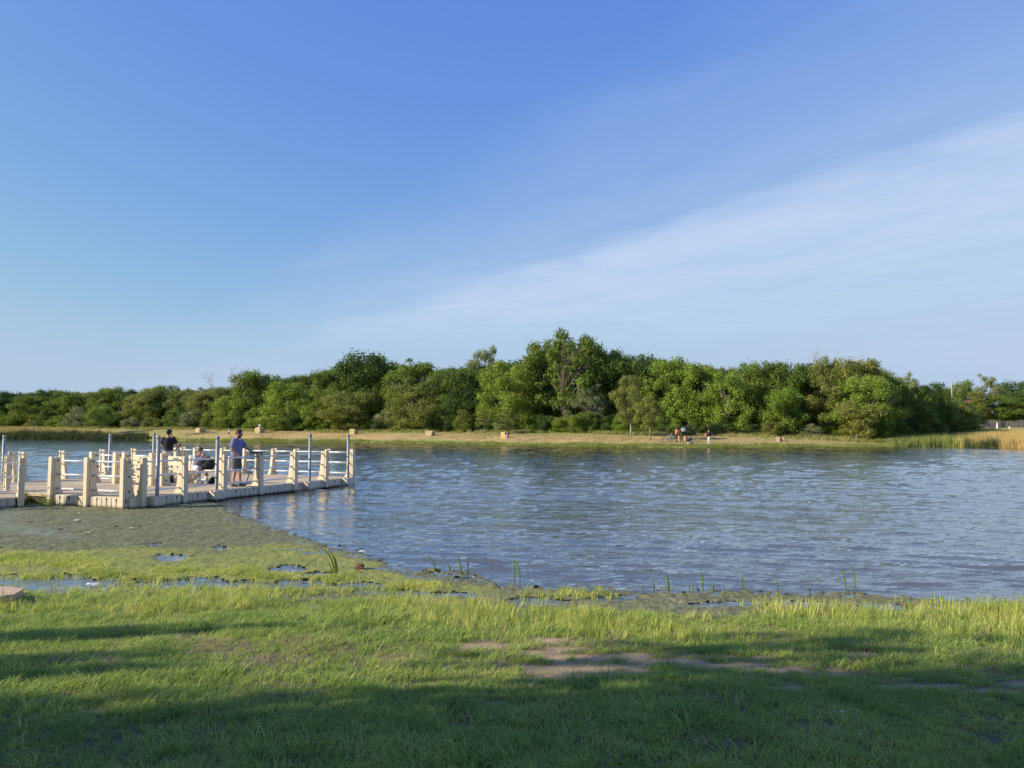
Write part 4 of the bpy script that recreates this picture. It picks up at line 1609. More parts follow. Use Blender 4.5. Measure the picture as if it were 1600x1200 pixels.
def proto(key, n, *a, limb=(0.028, 14, .22), **kw):
    PROTO[key] = []
    for i in range(n):
        me, C = crown_mesh('crown', hash_(key) + i * 17, *a, **kw)
        PROTO[key].append((me, limb_mesh('trunk', hash_(key) + i, C, *limb)))


def hash_(s):
    return sum((i + 1) * ord(c) for i, c in enumerate(s)) % 9973


proto('round', 4, 62, 15000, 0.0170, [.28, .42, .48, .50, .50, .48, .43, .33, .15], zr=(.05, .94), clr=(.08, .145))
proto('broad', 3, 76, 18000, 0.0160, [.24, .40, .48, .50, .50, .49, .45, .36, .18], zr=(.08, .94), clr=(.07, .13))
proto('tall', 3, 58, 13000, 0.0165, [.24, .38, .45, .49, .50, .48, .44, .34, .16], zr=(.07, .95), clr=(.07, .13))
proto('airy', 3, 50, 8000, 0.0150, [.10, .22, .36, .46, .50, .49, .44, .34, .16], zr=(.22, .97), clr=(.045, .09), limb=(.024, 34, .20), jitter=.3)
proto('oval', 2, 56, 12000, 0.0160, [.02, .26, .42, .49, .50, .46, .38, .26, .07], zr=(.13, .96), clr=(.06, .11), limb=(.020, 10, .10))
proto('bush', 4, 34, 7500, 0.0250, [.46, .50, .50, .48, .45, .40, .32, .22, .08], zr=(.02, .9), clr=(.11, .20))
proto('point', 2, 50, 11000, 0.0160, [.32, .40, .42, .40, .36, .30, .22, .13, .04], zr=(.04, .97), clr=(.05, .10))

TREE_A = [-1.0, -0.667, -0.5, -0.333, -0.167, 0, 0.167, 0.333, 0.495, 0.53, 0.565, 0.667, 1]
TREE_Y = [200, 190, 172, 150, 138, 124, 112, 108, 105, 122, 148, 150, 150]


def tree_y(px):
    return float(lerp((px - 800) / 1200, TREE_A, TREE_Y))


def plant_tree(px, top, half, shape, leaf, label, back=0.0, name='tree', cat='tree', group=None, bark='bark', base=0.0, vi=None, lift=0.0):
    Y = tree_y(px) + back
    x = P(px, 660, Y).x
    z = H1(x, Y)
    ht = P(px, top, Y).z - z
    hw = half * (1.16 if name == 'tree' else 1.0) / 1200 * Y
    t = thing(name, label, cat, (x, Y, z), random.uniform(0, 6.28), group)
    cm, tm = random.choice(PROTO[shape]) if vi is None else PROTO[shape][vi % len(PROTO[shape])]
    for nm, me, mt in (('crown', cm, M[leaf]), ('trunk', tm, M[bark])):
        o = bpy.data.objects.new(nm, me)
        COL.objects.link(o)
        o.parent = t
        o.material_slots[0].link = 'OBJECT'
        o.material_slots[0].material = mt
        f = 1.0 / (1.02 - lift)
        o.scale = (2 * hw * random.uniform(.95, 1.08), 2 * hw * random.uniform(.9, 1.1), ht * (1 - lift) if nm == 'crown' else ht)
        if nm == 'crown':
            o.location.z = ht * lift
    return t


G_W = 'trees of the wood behind the far bank'
TREES = [
    # px, top, half width, shape, leaf, label, back
    (-35, 606, 46, 'round', 'leaf_dark', 'dark tree half cut off by the picture edge behind the reed bed', 0),
    (16, 612, 34, 'round', 'leaf_dark', 'dark round tree above the reeds, next to the forked snag', 2),
    (52, 618, 30, 'broad', 'leaf_mid', 'low broad green tree just right of the forked snag, over the reed bed', 0),
    (78, 604, 30, 'round', 'leaf_dark', 'taller dark tree rising over the reed bed between lower trees', 10),
    (110, 611, 32, 'broad', 'leaf_mid', 'mid-green tree over the end of the long reed bed', 4),
    (142, 609, 30, 'round', 'leaf_olive', 'olive tree standing directly behind the small bright lawn tree', 12),
    (172, 605, 32, 'broad', 'leaf_mid', 'mid-green tree in the wood above the thin far steel pile', 6),
    (205, 603, 26, 'point', 'leaf_blue', 'blue-green pointed cedar darker than the trees around it', 6),
    (238, 606, 32, 'broad', 'leaf_olive', 'olive-green tree next to the dark blue-green cedar', 4),
    (262, 601, 30, 'round', 'leaf_mid', 'mid-green tree in the wood above the man in black', 10),
    (292, 606, 32, 'airy', 'leaf_olive', 'thin greyish olive tree above the first stone block', 4),
    (322, 612, 30, 'broad', 'leaf_olive', 'low olive tree in front of the bare grey tree', 0),
    (386, 579, 36, 'tall', 'leaf_mid', 'tall green tree beside the bare grey tree, above the bearded man', 0),
    (358, 618, 30, 'round', 'leaf_bright', 'low bright green tree above the walker on the far bank', -4),
    (428, 584, 34, 'round', 'leaf_mid', 'green tree next to the tall one above the seated stone sitter', 4),
    (452, 596, 42, 'round', 'leaf_bright', 'round bright green tree above the dock, low and smooth', -3),
    (492, 588, 30, 'broad', 'leaf_olive', 'yellowish olive tree just left of the big dark round oak', 8),
    (512, 606, 30, 'round', 'leaf_mid', 'lower green tree at the foot of the big dark round oak', -2),
    (564, 551, 50, 'round', 'leaf_dark', 'big dark round oak standing above the block at the dock corner', 4),
    (598, 556, 32, 'tall', 'leaf_mid', 'lighter green crown joined to the right side of the big dark oak', 9),
    (545, 612, 44, 'broad', 'leaf_olive', 'low olive spreading tree below the big dark round oak', -5),
    (632, 568, 38, 'broad', 'leaf_mid', 'mid-green tree with pale limbs showing, past the big dark oak', 2),
    (668, 562, 44, 'airy', 'leaf_mid', 'tree with thin feathery top above the overhanging stone block', 5),
    (650, 600, 46, 'round', 'leaf_olive', 'wide olive tree low above the overhanging stone block', -4),
    (708, 576, 42, 'broad', 'leaf_mid', 'broad green tree left of the pale grey-green tree', 0),
    (730, 600, 32, 'round', 'leaf_dark', 'dark tree filling the dip below the pale grey-green tree', -2),
    (758, 543, 34, 'airy', 'leaf_grey', 'pale grey-green open-crowned tree rising behind the wood', 14),
    (792, 562, 40, 'tall', 'leaf_bright', 'bright green tree above the crouching sitter at the rusty stone', -3),
    (846, 533, 34, 'tall', 'leaf_mid', 'tall feathery shoulder tree left of the highest tree of the wood', 3),
    (888, 521, 60, 'airy', 'leaf_mid', 'highest tree of the wood with an open feathery crown', 0),
    (892, 534, 56, 'broad', 'leaf_mid', 'wide leafy tree behind the feathery crown of the highest tree', 6),
    (948, 545, 36, 'round', 'leaf_dark', 'dark tree right beside the highest tree', 4),
    (918, 600, 36, 'airy', 'leaf_grey', 'greyish leafy tree left of the two planted trees on the bank', -3),
    (1000, 552, 44, 'round', 'leaf_dark', 'dark wide tree behind the two planted trees', 5),
    (1045, 560, 42, 'broad', 'leaf_bright', 'yellow-green billowing tree above the parked bicycle', 2),
    (1090, 569, 40, 'broad', 'leaf_bright', 'yellow-green billowing tree above the man in black on the far bank', 0),
    (1135, 580, 36, 'tall', 'leaf_bright', 'yellow-green tree with lit lobes right of the far angler', -4),
    (1168, 566, 34, 'tall', 'leaf_mid', 'green tree with ragged top between two yellow-green ones', 3),
    (1214, 563, 42, 'broad', 'leaf_mid', 'wide green tree above the pale stone pair', 0),
    (1252, 572, 32, 'tall', 'leaf_dark', 'dark ragged tree beside the bare twigs', 5),
    (1225, 605, 34, 'round', 'leaf_bright', 'lower bright green tree right above the pale stone pair', -5),
    (1298, 559, 34, 'broad', 'leaf_olive', 'pale olive tree right of the bare twigs', 0),
    (1346, 561, 46, 'broad', 'leaf_olive', 'broad rounded olive tree, the last high one before the lamp', 2),
    (1352, 588, 52, 'broad', 'leaf_bright', 'large bright green tree over the end of the mown bank', -4),
    (1338, 622, 34, 'round', 'leaf_olive', 'lower olive tree with pale dead limbs at the end of the mown bank', -7),
    (1416, 580, 26, 'airy', 'leaf_grey', 'sparse grey-green tree with thin feathery tip', 8),
    (1452, 597, 32, 'tall', 'leaf_dark', 'dark upright tree left of the street lamp', 3),
    (1425, 622, 34, 'round', 'leaf_mid', 'low round green tree above the green reeds', -2),
]
for (px, top, half, shape, leaf, lab, back) in TREES:
    plant_tree(px, top, half, shape, leaf, lab, back, group=G_W)

# far right: trees by the fence, beyond the golden reeds
for (px, top, half, shape, leaf, lab, back) in [
    (1492, 622, 25, 'round', 'leaf_dark', 'round dark tree in front of the street lamp pole by the fence', 46),
    (1508, 594, 22, 'round', 'leaf_mid', 'green tree right of the street lamp arm, above the red roof', 106),
    (1472, 606, 22, 'round', 'leaf_dark', 'low dark tree behind the street lamp pole', 106),
    (1550, 585, 27, 'airy', 'leaf_grey', 'pale tree with whitish limbs above the fence', 76),
    (1532, 612, 24, 'tall', 'leaf_olive', 'olive tree leaning over the fence right of the red roof', 52),
    (1585, 596, 34, 'round', 'leaf_dark', 'dark tree behind the fence near the picture edge', 86),
    (1566, 618, 36, 'broad', 'leaf_mid', 'wide mid-green tree hanging over the fence', 51),
    (1606, 612, 34, 'round', 'leaf_dark', 'dark tree hanging over the fence at the picture edge', 52),
    (1640, 600, 40, 'round', 'leaf_mid', 'green tree beyond the picture edge over the fence', 66),
]:
    plant_tree(px, top, half, shape, leaf, lab, back, group='trees along the fence', lift=0.10 if back < 60 else 0.0)

# planted trees on the mown bank, each with a clear stem
for (px, top, half, foot, shape, leaf, bark, lift, lab) in [
    (986, 584, 31, 682, 'oval', 'leaf_olive', 'bark_pale', .16, 'planted oval tree with a pale stem, the taller of the two on the bank'),
    (1016, 617, 24, 687, 'oval', 'leaf_olive', 'bark_pale', .22, 'smaller planted tree with a pale stem beside the taller one'),
    (757, 640, 16, 681, 'airy', 'leaf_olive', 'bark_pale', .25, 'young thin tree with a leaning stem on the bank, left of the rusty stone'),
    (795, 640, 22, 678, 'oval', 'leaf_olive', 'bark_pale', .20, 'young tree with a straight pale stem behind the rusty stone'),
    (268, 641, 15, 683.0, 'oval', 'leaf_mid', 'bark', .38, 'small young tree on the bank right above the man in black'),
    (155, 633, 19, 679, 'round', 'leaf_bright', 'bark', .45, 'small bright green lawn tree above the reed bed'),
]:
    q = hit(px, foot)
    t = thing('young_tree', lab, 'tree', q, random.uniform(0, 6), 'young trees planted on the far bank')
    ht = P(px, top, q.y).z - q.z
    hw = half / 1200 * q.y
    cm, tm = PROTO[shape][0]
    o = bpy.data.objects.new('crown', cm)
    COL.objects.link(o)
    o.parent = t
    o.material_slots[0].link = 'OBJECT'
    o.material_slots[0].material = M[leaf]
    o.scale = (2 * hw, 2 * hw, ht * (1 - lift * .8))
    o.location.z = ht * lift * .8
    m = MB()
    w = max(.07, ht * .013)
    m.tube([(0, 0, -.1), (.03, .02, ht * .3), (-.03, .03, ht * .55), (0, 0, ht * .8)], [w * 1.3, w, w * .7, w * .3], 8)
    for k in range(9):
        a = random.uniform(0, 6.28)
        z0 = ht * random.uniform(lift + .08, .55)
        m.tube([(0, 0, z0), (math.cos(a) * hw * .4, math.sin(a) * hw * .4, z0 + ht * .1), (math.cos(a) * hw * .75, math.sin(a) * hw * .75, z0 + ht * .22)], [w * .45, w * .3, w * .1], 5)
    m.build('trunk', M['bark'], t, True)
    MB().tube([(0, 0, -.12), (.02, .01, ht * .16), (.03, .02, ht * .27)], [w * 1.42, w * 1.12, w * 1.08], 8).build('lower_stem', M[bark], t, True)

# understorey shrubs along the edge of the wood
SHR = []
spots = list(range(-20, 1470, 23))
kinds_s = ['leaf_dark', 'leaf_mid', 'leaf_olive', 'leaf_mid', 'leaf_grey', 'leaf_bright', 'leaf_dark']
near_of = [(0, 'the forked snag'), (70, 'the reed bed'), (150, 'the small bright lawn tree'), (205, 'the blue-green cedar'), (262, 'the man in black'), (312, 'the first stone block'), (358, 'the walker'),
           (404, 'the stone sitter'), (470, 'the dock'), (552, 'the square stone block'), (610, 'the big dark oak'), (671, 'the overhanging stone'), (757, 'the leaning young tree'), (790, 'the rusty stone'),
           (850, 'the feathery shoulder tree'), (900, 'the highest tree'), (986, 'the taller planted tree'), (1016, 'the smaller planted tree'), (1045, 'the bicycle'), (1075, 'the orange-faced block'),
           (1108, 'the far angler'), (1160, 'the ragged-topped tree'), (1220, 'the pale stone pair'), (1280, 'the bare twigs'), (1345, 'the broad olive tree'), (1420, 'the green reeds')]
hue = {'leaf_dark': 'dark', 'leaf_mid': 'mid-green', 'leaf_olive': 'olive', 'leaf_grey': 'greyish', 'leaf_bright': 'bright green'}
used_l = {}
for i, px in enumerate(spots):
    px = px + random.uniform(-7, 7)
    lf = kinds_s[(i * 5 + i // 3) % 7]
    half = random.uniform(13, 21)
    Y = tree_y(px) - random.uniform(4, 7)
    zb = H1(P(px, 660, Y).x, Y)
    _, by = to_px(P(px, 660, Y).x, Y, zb)
    top = by - random.uniform(16, 38)
    near_px = px
    nm = min(near_of, key=lambda q: abs(q[0] - px))
    side = 'straight behind' if abs(nm[0] - px) < 9 else ('at the wood edge shortly before' if nm[0] > px else 'at the wood edge just past')
    lab = '%s %s shrub %s %s' % ('tall' if by - top > 27 else 'low', hue[lf], side, nm[1])
    if lab in used_l:
        lab = lab.replace('shrub', ['rounded shrub', 'ragged shrub', 'wide shrub'][used_l[lab] % 3])
    used_l[lab] = used_l.get(lab, 0) + 1
    plant_tree(px, top, half, 'bush', lf, lab, back=Y - tree_y(px), name='shrub', cat='shrub', group='shrubs along the foot of the wood')

# deeper wood behind, one mass
wpts, wsc, wpk, wrz = [], [], [], []
for px in np.arange(-160, 1500, 9):
    for row in range(4):
        Y = tree_y(px) + 7 + row * 9 + random.uniform(-3, 3)
        top = lerp(px, [-160, 0, 80, 300, 420, 560, 700, 800, 900, 1000, 1150, 1250, 1350, 1440, 1500], [620, 620, 615, 612, 600, 568, 580, 566, 545, 560, 579, 577, 574, 606, 630]) + random.uniform(-3, 14)
        x = P(px, 660, Y).x
        z = H1(x, Y)
        ht = P(px, float(top), Y).z - z
        hw = random.uniform(26, 38) / 1200 * Y
        wpts.append((x, Y, z))
        wsc.append((2 * hw, 2 * hw, ht))
        wpk.append(random.randrange(6))
        wrz.append(random.uniform(0, 6.28))
wprot = []
for i, (sh, lf) in enumerate([('round', 'leaf_dark'), ('broad', 'leaf_mid'), ('round', 'leaf_mid'), ('tall', 'leaf_dark'), ('broad', 'leaf_olive'), ('bush', 'leaf_dark')]):
    o = bpy.data.objects.new('woodland_crown', PROTO[sh][i % len(PROTO[sh])][0])
    o.material_slots[0].link = 'OBJECT'
    o.material_slots[0].material = M[lf]
    wprot.append(o)
scatter('deep_woods', wpts, wrz, wsc, wpk, wprot, 'mass of the wood behind the front trees')


# bare and dead trees
def bare_tree(px, top, spread, back, label, seed, levels=5, name='dead_tree', thick=.16):
    r = random.Random(seed)
    Y = tree_y(px) + back
    x = P(px, 660, Y).x
    z = H1(x, Y)
    ht = P(px, top, Y).z - z
    t = thing(name, label, 'dead tree', (x, Y, z))
    m, tw = MB(), MB()

    def grow(p, d, ln, rad, lv):
        q = p + d * ln
        mid = p + d * ln * .5 + Vector((r.gauss(0, .04), r.gauss(0, .04), 0)) * ln
        (m if lv >= levels - 1 else tw).tube([p, mid, q], [rad, rad * .85, rad * .66], 5)
        if lv <= 0:
            return
        for _ in range(r.choice((2, 3))):
            dd = (d + Vector((r.gauss(0, spread), r.gauss(0, spread), r.uniform(-.05, .30)))).normalized()
            grow(q, dd, ln * r.uniform(.6, .85), rad * .62, lv - 1)
    tot = sum(.74 ** k for k in range(levels + 1))
    grow(Vector((0, 0, -.2)), Vector((r.gauss(0, .06), r.gauss(0, .06), 1)).normalized(), ht / tot * 1.15, thick, levels)
    m.build('trunk', M['deadwood'], t)
    tw.build('branch', M['deadwood'], t)


bare_tree(342, 585, .34, 6, 'bare grey leafless tree standing up out of the wood', 4, 5)
bare_tree(24, 607, .55, 8, 'forked dead snag sticking up over the trees by the picture edge', 9, 2, thick=.28)
bare_tree(1274, 566, .35, 4, 'bare twigs of a dead tree in the gap before the pale olive tree', 12, 5)
bare_tree(640, 590, .50, -3, 'pale dead limbs showing inside the wood past the big dark oak', 15, 5, thick=.10)
bare_tree(1360, 606, .50, -4, 'grey dead limbs inside the large bright green tree', 16, 5, thick=.10)
bare_tree(902, 560, .45, 2, 'grey limbs showing inside the highest tree', 17, 5, thick=.11)

# ------------------------------------------------------------------ far-bank grasses and reeds
def edge_points(p0, p1, n, d0, d1):
    px = RNG.uniform(p0, p1, n)
    a = (px - 800) / 1200
    y = lerp(a, SH_A, SH_Y) + RNG.uniform(d0, d1, n)
    x = a * y
    return x, y, hgt(x, y)


xs, ys, zs = [], [], []
x, y, z = edge_points(-60, 1660, 9000, -0.6, 1.6)
scatter('bank_grass', np.stack([x, y, np.maximum(z, -.02)], -1), RNG.uniform(0, 6.28, len(x)), RNG.uniform(.5, 1.3, len(x)) * (0.5 + .9 * np.clip(fbm(x * .3, y * .3, 81) + .4, 0, 1)), RNG.integers(0, 3, len(x)),
        [tuft_mesh('grass_tuft', 12, .34, .22, .035, .7, 200 + i, M['weed_far']) for i in range(3)], 'rough green grass fringe along the far waterline')
# tall rough grass at the foot of the wood
a = (RNG.uniform(-60, 1480, 9000) - 800) / 1200
y = lerp(a, TREE_A, TREE_Y) - RNG.uniform(3.5, 11, 9000)
x = a * y
z = hgt(x, y)
kk = fbm(x * .12, y * .12, 83) + RNG.uniform(-.3, .3, len(x)) > -.05
scatter('rough_grass', np.stack([x, y, z], -1)[kk], RNG.uniform(0, 6.28, kk.sum()), RNG.uniform(.5, 1.4, kk.sum()), RNG.integers(0, 4, kk.sum()),
        [tuft_mesh('grass_tuft', 12, .55, .3, .05, .6, 210 + i, M['weed_far']) for i in range(3)] + [tuft_mesh('grass_tuft_dry', 12, .6, .3, .04, .5, 214, M['grass_dry'])],
        'rough weeds and tall grass along the foot of the wood')
# worn dry turf on the mown bank
x, y, z = edge_points(-40, 1420, 16000, 1.5, 17)
kk = fbm(x * .22, y * .22, 84) + RNG.uniform(-.35, .35, len(x)) > .0
scatter('dry_turf', np.stack([x, y, z], -1)[kk], RNG.uniform(0, 6.28, kk.sum()), RNG.uniform(.4, 1.2, kk.sum()) * np.where(RNG.random(kk.sum()) < .1, 1.6, 1), RNG.choice(4, kk.sum(), p=[.09, .06, .42, .43]),
        [tuft_mesh('grass_tuft', 12, .16, .35, .04, 1.2, 240 + i, M['weed_far']) for i in range(2)] + [tuft_mesh('grass_tuft_dry', 12, .15, .35, .04, 1.2, 244 + i, M['grass_dry']) for i in range(2)],
        'worn dry turf of the mown far bank')
# left reed bed: dark at the water, brown-gold behind
x, y, z = edge_points(-90, 232, 15000, -1.0, 22)
fd = far_d(x, y)
pxx = 800 + 1200 * x / y
kk = (RNG.random(len(x)) < np.where(fd < 3, .9, np.where(pxx < 120, .55, .25))) & (fd < lerp(pxx, [-90, 40, 130, 200, 232], [22, 20, 13, 5, 1.5]))
x, y, z, fd = x[kk], y[kk], z[kk], fd[kk]
pk = np.where(fd < 2.2 + 1.2 * fbm(x * .2, y * .2, 5), 0, np.where(RNG.random(len(x)) < .55, 1, 2))
hsc = np.where(fd < 2.5, 1.0, .55) * RNG.uniform(.7, 1.15, len(x)) * (.75 + .6 * np.clip(fbm(x * .15, y * .15, 88) + .3, 0, 1))
scatter('reed_bed', np.stack([x, y, np.maximum(z, -.03)], -1), RNG.uniform(0, 6.28, len(x)), hsc, pk,
        [tuft_mesh('reed_tuft', 16, 1.7, .35, .05, .25, 220, M['reed_dark']), tuft_mesh('reed_tuft', 14, 1.4, .4, .05, .3, 221, M['reed_green']),
         tuft_mesh('reed_tuft', 14, 1.4, .4, .05, .3, 222, M['reed_gold'])], 'long reed bed along the far shore, dark at the water and tawny above')
# right: green reeds, then golden reeds running up to the fence
x, y, z = edge_points(1365, 1720, 30000, -1.0, 112)
pxx = 800 + 1200 * x / y
fd = far_d(x, y)
kk = (RNG.random(len(x)) < np.clip(1.2 - fd / 150, .3, 1)) & (fd < lerp(pxx, [1365, 1400, 1440, 1480, 1720], [3, 10, 32, 95, 110]))
x, y, z, fd, pxx = x[kk], y[kk], z[kk], fd[kk], pxx[kk]
gold = np.clip((pxx - 1482) / 70 + .8 * fbm(x * .1, y * .1, 91) + np.clip((fd - 6) / 60, 0, .35), 0, 1) * np.clip((pxx - 1445) / 40, 0, 1)
pk = np.where(RNG.random(len(x)) < gold, 2, np.where(RNG.random(len(x)) < .25, 0, 1))
pk = np.where((fbm(x * .3, y * .3, 92) > .33) & (fd < 5), 0, pk)
hsc = RNG.uniform(.7, 1.15, len(x)) * lerp(pxx, [1365, 1390, 1440, 1500, 1720], [.12, .40, .70, .95, 1.0]) * (.8 + .5 * np.clip(fbm(x * .12, y * .12, 93) + .3, 0, 1)) * np.clip(1.05 - fd / 95, .22, 1)
scatter('tall_reeds', np.stack([x, y, np.maximum(z, -.03)], -1), RNG.uniform(0, 6.28, len(x)), hsc, pk,
        [tuft_mesh('reed_tuft', 14, 1.75, .4, .05, .3, 230, M['reed_dark']), tuft_mesh('reed_tuft', 14, 1.75, .4, .05, .3, 231, M['weed_far']),
         tuft_mesh('reed_tuft', 16, 1.9, .4, .05, .25, 232, M['reed_gold'])], 'green and golden cattail reeds at the far corner of the lake')

# ------------------------------------------------------------------ stone blocks on the far bank
def rock_mesh(w, d, h, seed, over=0.0, cut=.16):
    r = np.random.default_rng(seed)
    bm = bmesh.new()
    bmesh.ops.create_cube(bm, size=1)
    bmesh.ops.subdivide_edges(bm, edges=bm.edges[:], cuts=3, use_grid_fill=True)
    for v in bm.verts:
        p = np.array(v.co)
        k = 1 - cut * max(0, (abs(p[0]) + abs(p[1]) + abs(p[2]) - 1.0))
        tz = p[2] + .5
        q = Vector((p[0] * w * k * (1 + over * (tz - .5)) + over * w * .25 * tz, p[1] * d * k, tz * h * (1 - .06 * abs(p[0]))))
        q += Vector(r.normal(0, .022, 3)) * min(w, h)
        v.co = q
    me = bpy.data.meshes.new('stone_block')
    bm.to_mesh(me)
    bm.free()
    return me


for (px, foot, wpx, hpx, over, mat, lab) in [
    (311, 675.6, 13, 6.5, 0, 'stone', 'low sandy stone block left of the walker on the far bank'),
    (404, 677, 12, 9, 0, 'stone', 'sandy stone block with a person sitting on it, behind the bearded man'),
    (551.5, 678.8, 10, 8.5, 0, 'stone', 'square sandy stone block above the outer corner of the dock'),
    (671, 681, 12, 7.6, .35, 'stone', 'sandy stone block with an overhanging side, casting a dark shadow'),
    (788, 685, 9, 9.5, -.2, 'rust_stone', 'rusty orange stone block by the young tree with a person against it'),
    (1067, 690.5, 16, 9, 0, 'rust_stone', 'large stone block with a rusty orange face amid the people by the bicycle'),
    (1216.5, 690, 6, 7, 0, 'stone', 'pale rounded stone, the taller of the pair left of the reeds'),
    (1223, 690, 8, 6, 0, 'stone', 'low pale stone right against the taller pale one'),
]:
    q = hit(px, foot)
    k = q.y / 1200
    me = rock_mesh(wpx * k, wpx * k * .8, hpx * k + .12, int(px), over)
    o = link_mesh('stone_block', me, M[mat], None, False, q - Vector((0, -wpx * k * .4, .10)))
    o.rotation_euler = (0, 0, random.uniform(-.70, -.40))
    tag(o, lab, 'stone', 'stone blocks set along the far bank')

# people on the far bank
def far_person(px, foot, rz, pose, label, skin, shirt, legs, hair, shoes, k=1.0, dz=0.0, dy=0.0, **kw):
    q = hit(px, foot)
    q = Vector((q.x, q.y + dy, 0))
    q.z = H1(q.x, q.y) + dz
    return person(label, q, rz, pose, skin, shirt, legs, hair, shoes, 0.032, k=k, **kw)


SIT = dict(pel=(0, 0, .12), wai=(0, .02, .26), che=(0, .06, .45), nb=(0, .10, .61), head=(0, .16, .77), face=(0, 1, -.3), shL=(-.18, .08, .56), shR=(.18, .08, .56),
           elL=(-.22, .22, .34), elR=(.22, .22, .34), wrL=(-.08, .40, .34), wrR=(.10, .40, .36), hiL=(-.09, .02, .11), hiR=(.09, .02, .11),
           knL=(-.12, .42, .16), knR=(.12, .42, .16), anL=(-.12, .46, -.26), anR=(.12, .46, -.26))
CROUCH = dict(pel=(0, -.12, .30), wai=(0, -.06, .44), che=(0, .06, .62), nb=(0, .16, .74), head=(0, .26, .86), face=(0, 1, -.7), shL=(-.18, .12, .70), shR=(.18, .12, .70),
              elL=(-.24, .30, .46), elR=(.24, .30, .46), wrL=(-.10, .45, .26), wrR=(.10, .45, .24), hiL=(-.10, -.10, .28), hiR=(.10, -.10, .28),
              knL=(-.20, .28, .42), knR=(.20, .28, .42), anL=(-.16, .06, .09), anR=(.16, .06, .09))
WALK = dict(anL=(-.08, .32, .12), knL=(-.09, .24, .52), anR=(.09, -.36, .14), knR=(.09, -.02, .50), elL=(-.24, -.12, 1.16), wrL=(-.22, -.10, .92), elR=(.24, .10, 1.16), wrR=(.22, .28, 1.0), face=(0, 1, -.1))
far_person(358, 684, math.pi / 2 + .3, WALK, 'walker in a pale top and black shorts striding along the far bank', M['skin_pale'], M['tee_pale'], M['black'], M['hair_brown'], M['white'], 1.0, leglen='short')
far_person(404.5, 676.5, math.pi - .2, SIT, 'person in pale clothes sitting on a stone block above the bearded man', M['skin_pale'], M['khaki'], M['tee_pale'], M['hair_brown'], M['white'], 1.05, dz=.80, dy=.5)
far_person(791.5, 685, math.pi + .9, CROUCH, 'person in dark clothes crouching against the rusty stone', M['skin_pale'], M['shoe'], M['tee_pale'], M['hair'], M['white'], 1.0, dy=.2)
far_person(1058, 691, -math.pi / 2 + .5, dict(elR=(.24, .20, 1.18), wrR=(.18, .48, 1.22), elL=(-.24, .16, 1.16), wrL=(-.16, .42, 1.14)),
           'person in a red top reaching over the orange-faced block beside the bicycle', M['skin_pale'], M['red'], M['black'], M['hair_brown'], M['shoe'], .96, dy=.3, leglen='long')
far_person(1071, 687, math.pi, dict(elR=(.26, .10, 1.16), wrR=(.12, .30, 1.02), elL=(-.26, .10, 1.16), wrL=(-.12, .30, 1.02)),
           'person in a white and black top standing behind the orange-faced block', M['skin_pale'], M['tee_pale'], M['black'], M['hair'], M['shoe'], .92, dy=1.2, leglen='long', sleeve=1.2)
far_person(1077, 695.5, math.pi / 2 - 2.6, CROUCH, 'person in black crouching at the water before the orange-faced block', M['skin_pale'], M['black'], M['khaki'], M['hair'], M['white'], 1.05, leglen='short')
p5 = far_person(1107.5, 695.5, -math.pi / 2 + .5, dict(elR=(.20, .22, 1.32), wrR=(.10, .50, 1.32), elL=(-.25, -.04, 1.14), wrL=(-.24, .05, .90)),
                'man in a black shirt and pale trousers holding a rod out on the far bank', M['skin_pale'], M['black'], M['khaki'], M['hair_brown'], M['white'], 1.03, leglen='long')
q = p5.location
rod('fishing rod held out by the far man in pale trousers', q + Vector((.55, .30, 1.36)), (1, .2, .28), 2.2, .1)
bag('small red bag on the shoulder of the far man in pale trousers', q + Vector((-.30, .05, .95)), 0, (.26, .2, .42), M['red'])


# bicycle lying propped on its stand
def bicycle(loc, rz, label):
    t = thing('bicycle', label, 'bicycle', loc, rz)
    R0 = .34
    for x in (-.53, .53):
        w = MB()
        ring = [(x + R0 * math.cos(a), 0, R0 + R0 * math.sin(a)) for a in np.linspace(0, 2 * math.pi, 25)]
        w.tube(ring, .026, 6, False)
        wo_ = w.build('wheel', M['rubber'], t, True)
        sp = MB()
        for k in range(12):
            a = k * math.pi / 6
            sp.tube([(x, 0, R0), (x + .32 * math.cos(a), 0, R0 + .32 * math.sin(a))], .004, 4)
        sp.tube([(x, -.05, R0), (x, .05, R0)], .025, 8)
        sp.build('spokes', M['grey_plastic'], wo_)
        rm = MB().tube([(x + .315 * math.cos(a), 0, R0 + .315 * math.sin(a)) for a in np.linspace(0, 2 * math.pi, 25)], .012, 5, False)
        rm.build('rim', M['rail'], wo_, True)
    f = MB()
    bb, seat, head, rear, frontax = (-.06, 0, .30), (-.20, 0, .80), (.36, 0, .82), (-.53, 0, R0), (.53, 0, R0)
    for a, b, r in ((bb, seat, .022), (bb, head, .026), (seat, head, .022), (bb, rear, .014), (seat, rear, .014), (head, frontax, .018), ((.33, 0, .98), head, .018)):
        f.tube([a, b], r, 7)
    f.build('frame', M['teal_paint'], t, True)
    MB().tube([(.30, -.28, 1.02), (.34, -.12, .99), (.34, .12, .99), (.30, .28, 1.02)], .014, 6).build('handlebar', M['bolt'], t, True)
    MB().tube([(-.20, 0, .80), (-.23, 0, .92)], .014, 6).ell((-.24, 0, .94), (.14, .08, .035), 10, 6).build('saddle', M['rubber'], t, True)
    MB().tube([(-.06, -.09, .30), (-.06, .09, .30)], .02, 6).tube([(-.06, .09, .30), (.08, .09, .22)], .012, 5).tube([(-.06, -.09, .30), (-.20, -.09, .38)], .012, 5).build('pedals', M['bolt'], t)


q = hit(1045.5, 691.5)
bicycle(q, .12, 'pale teal bicycle parked on the far bank beside the person in red')

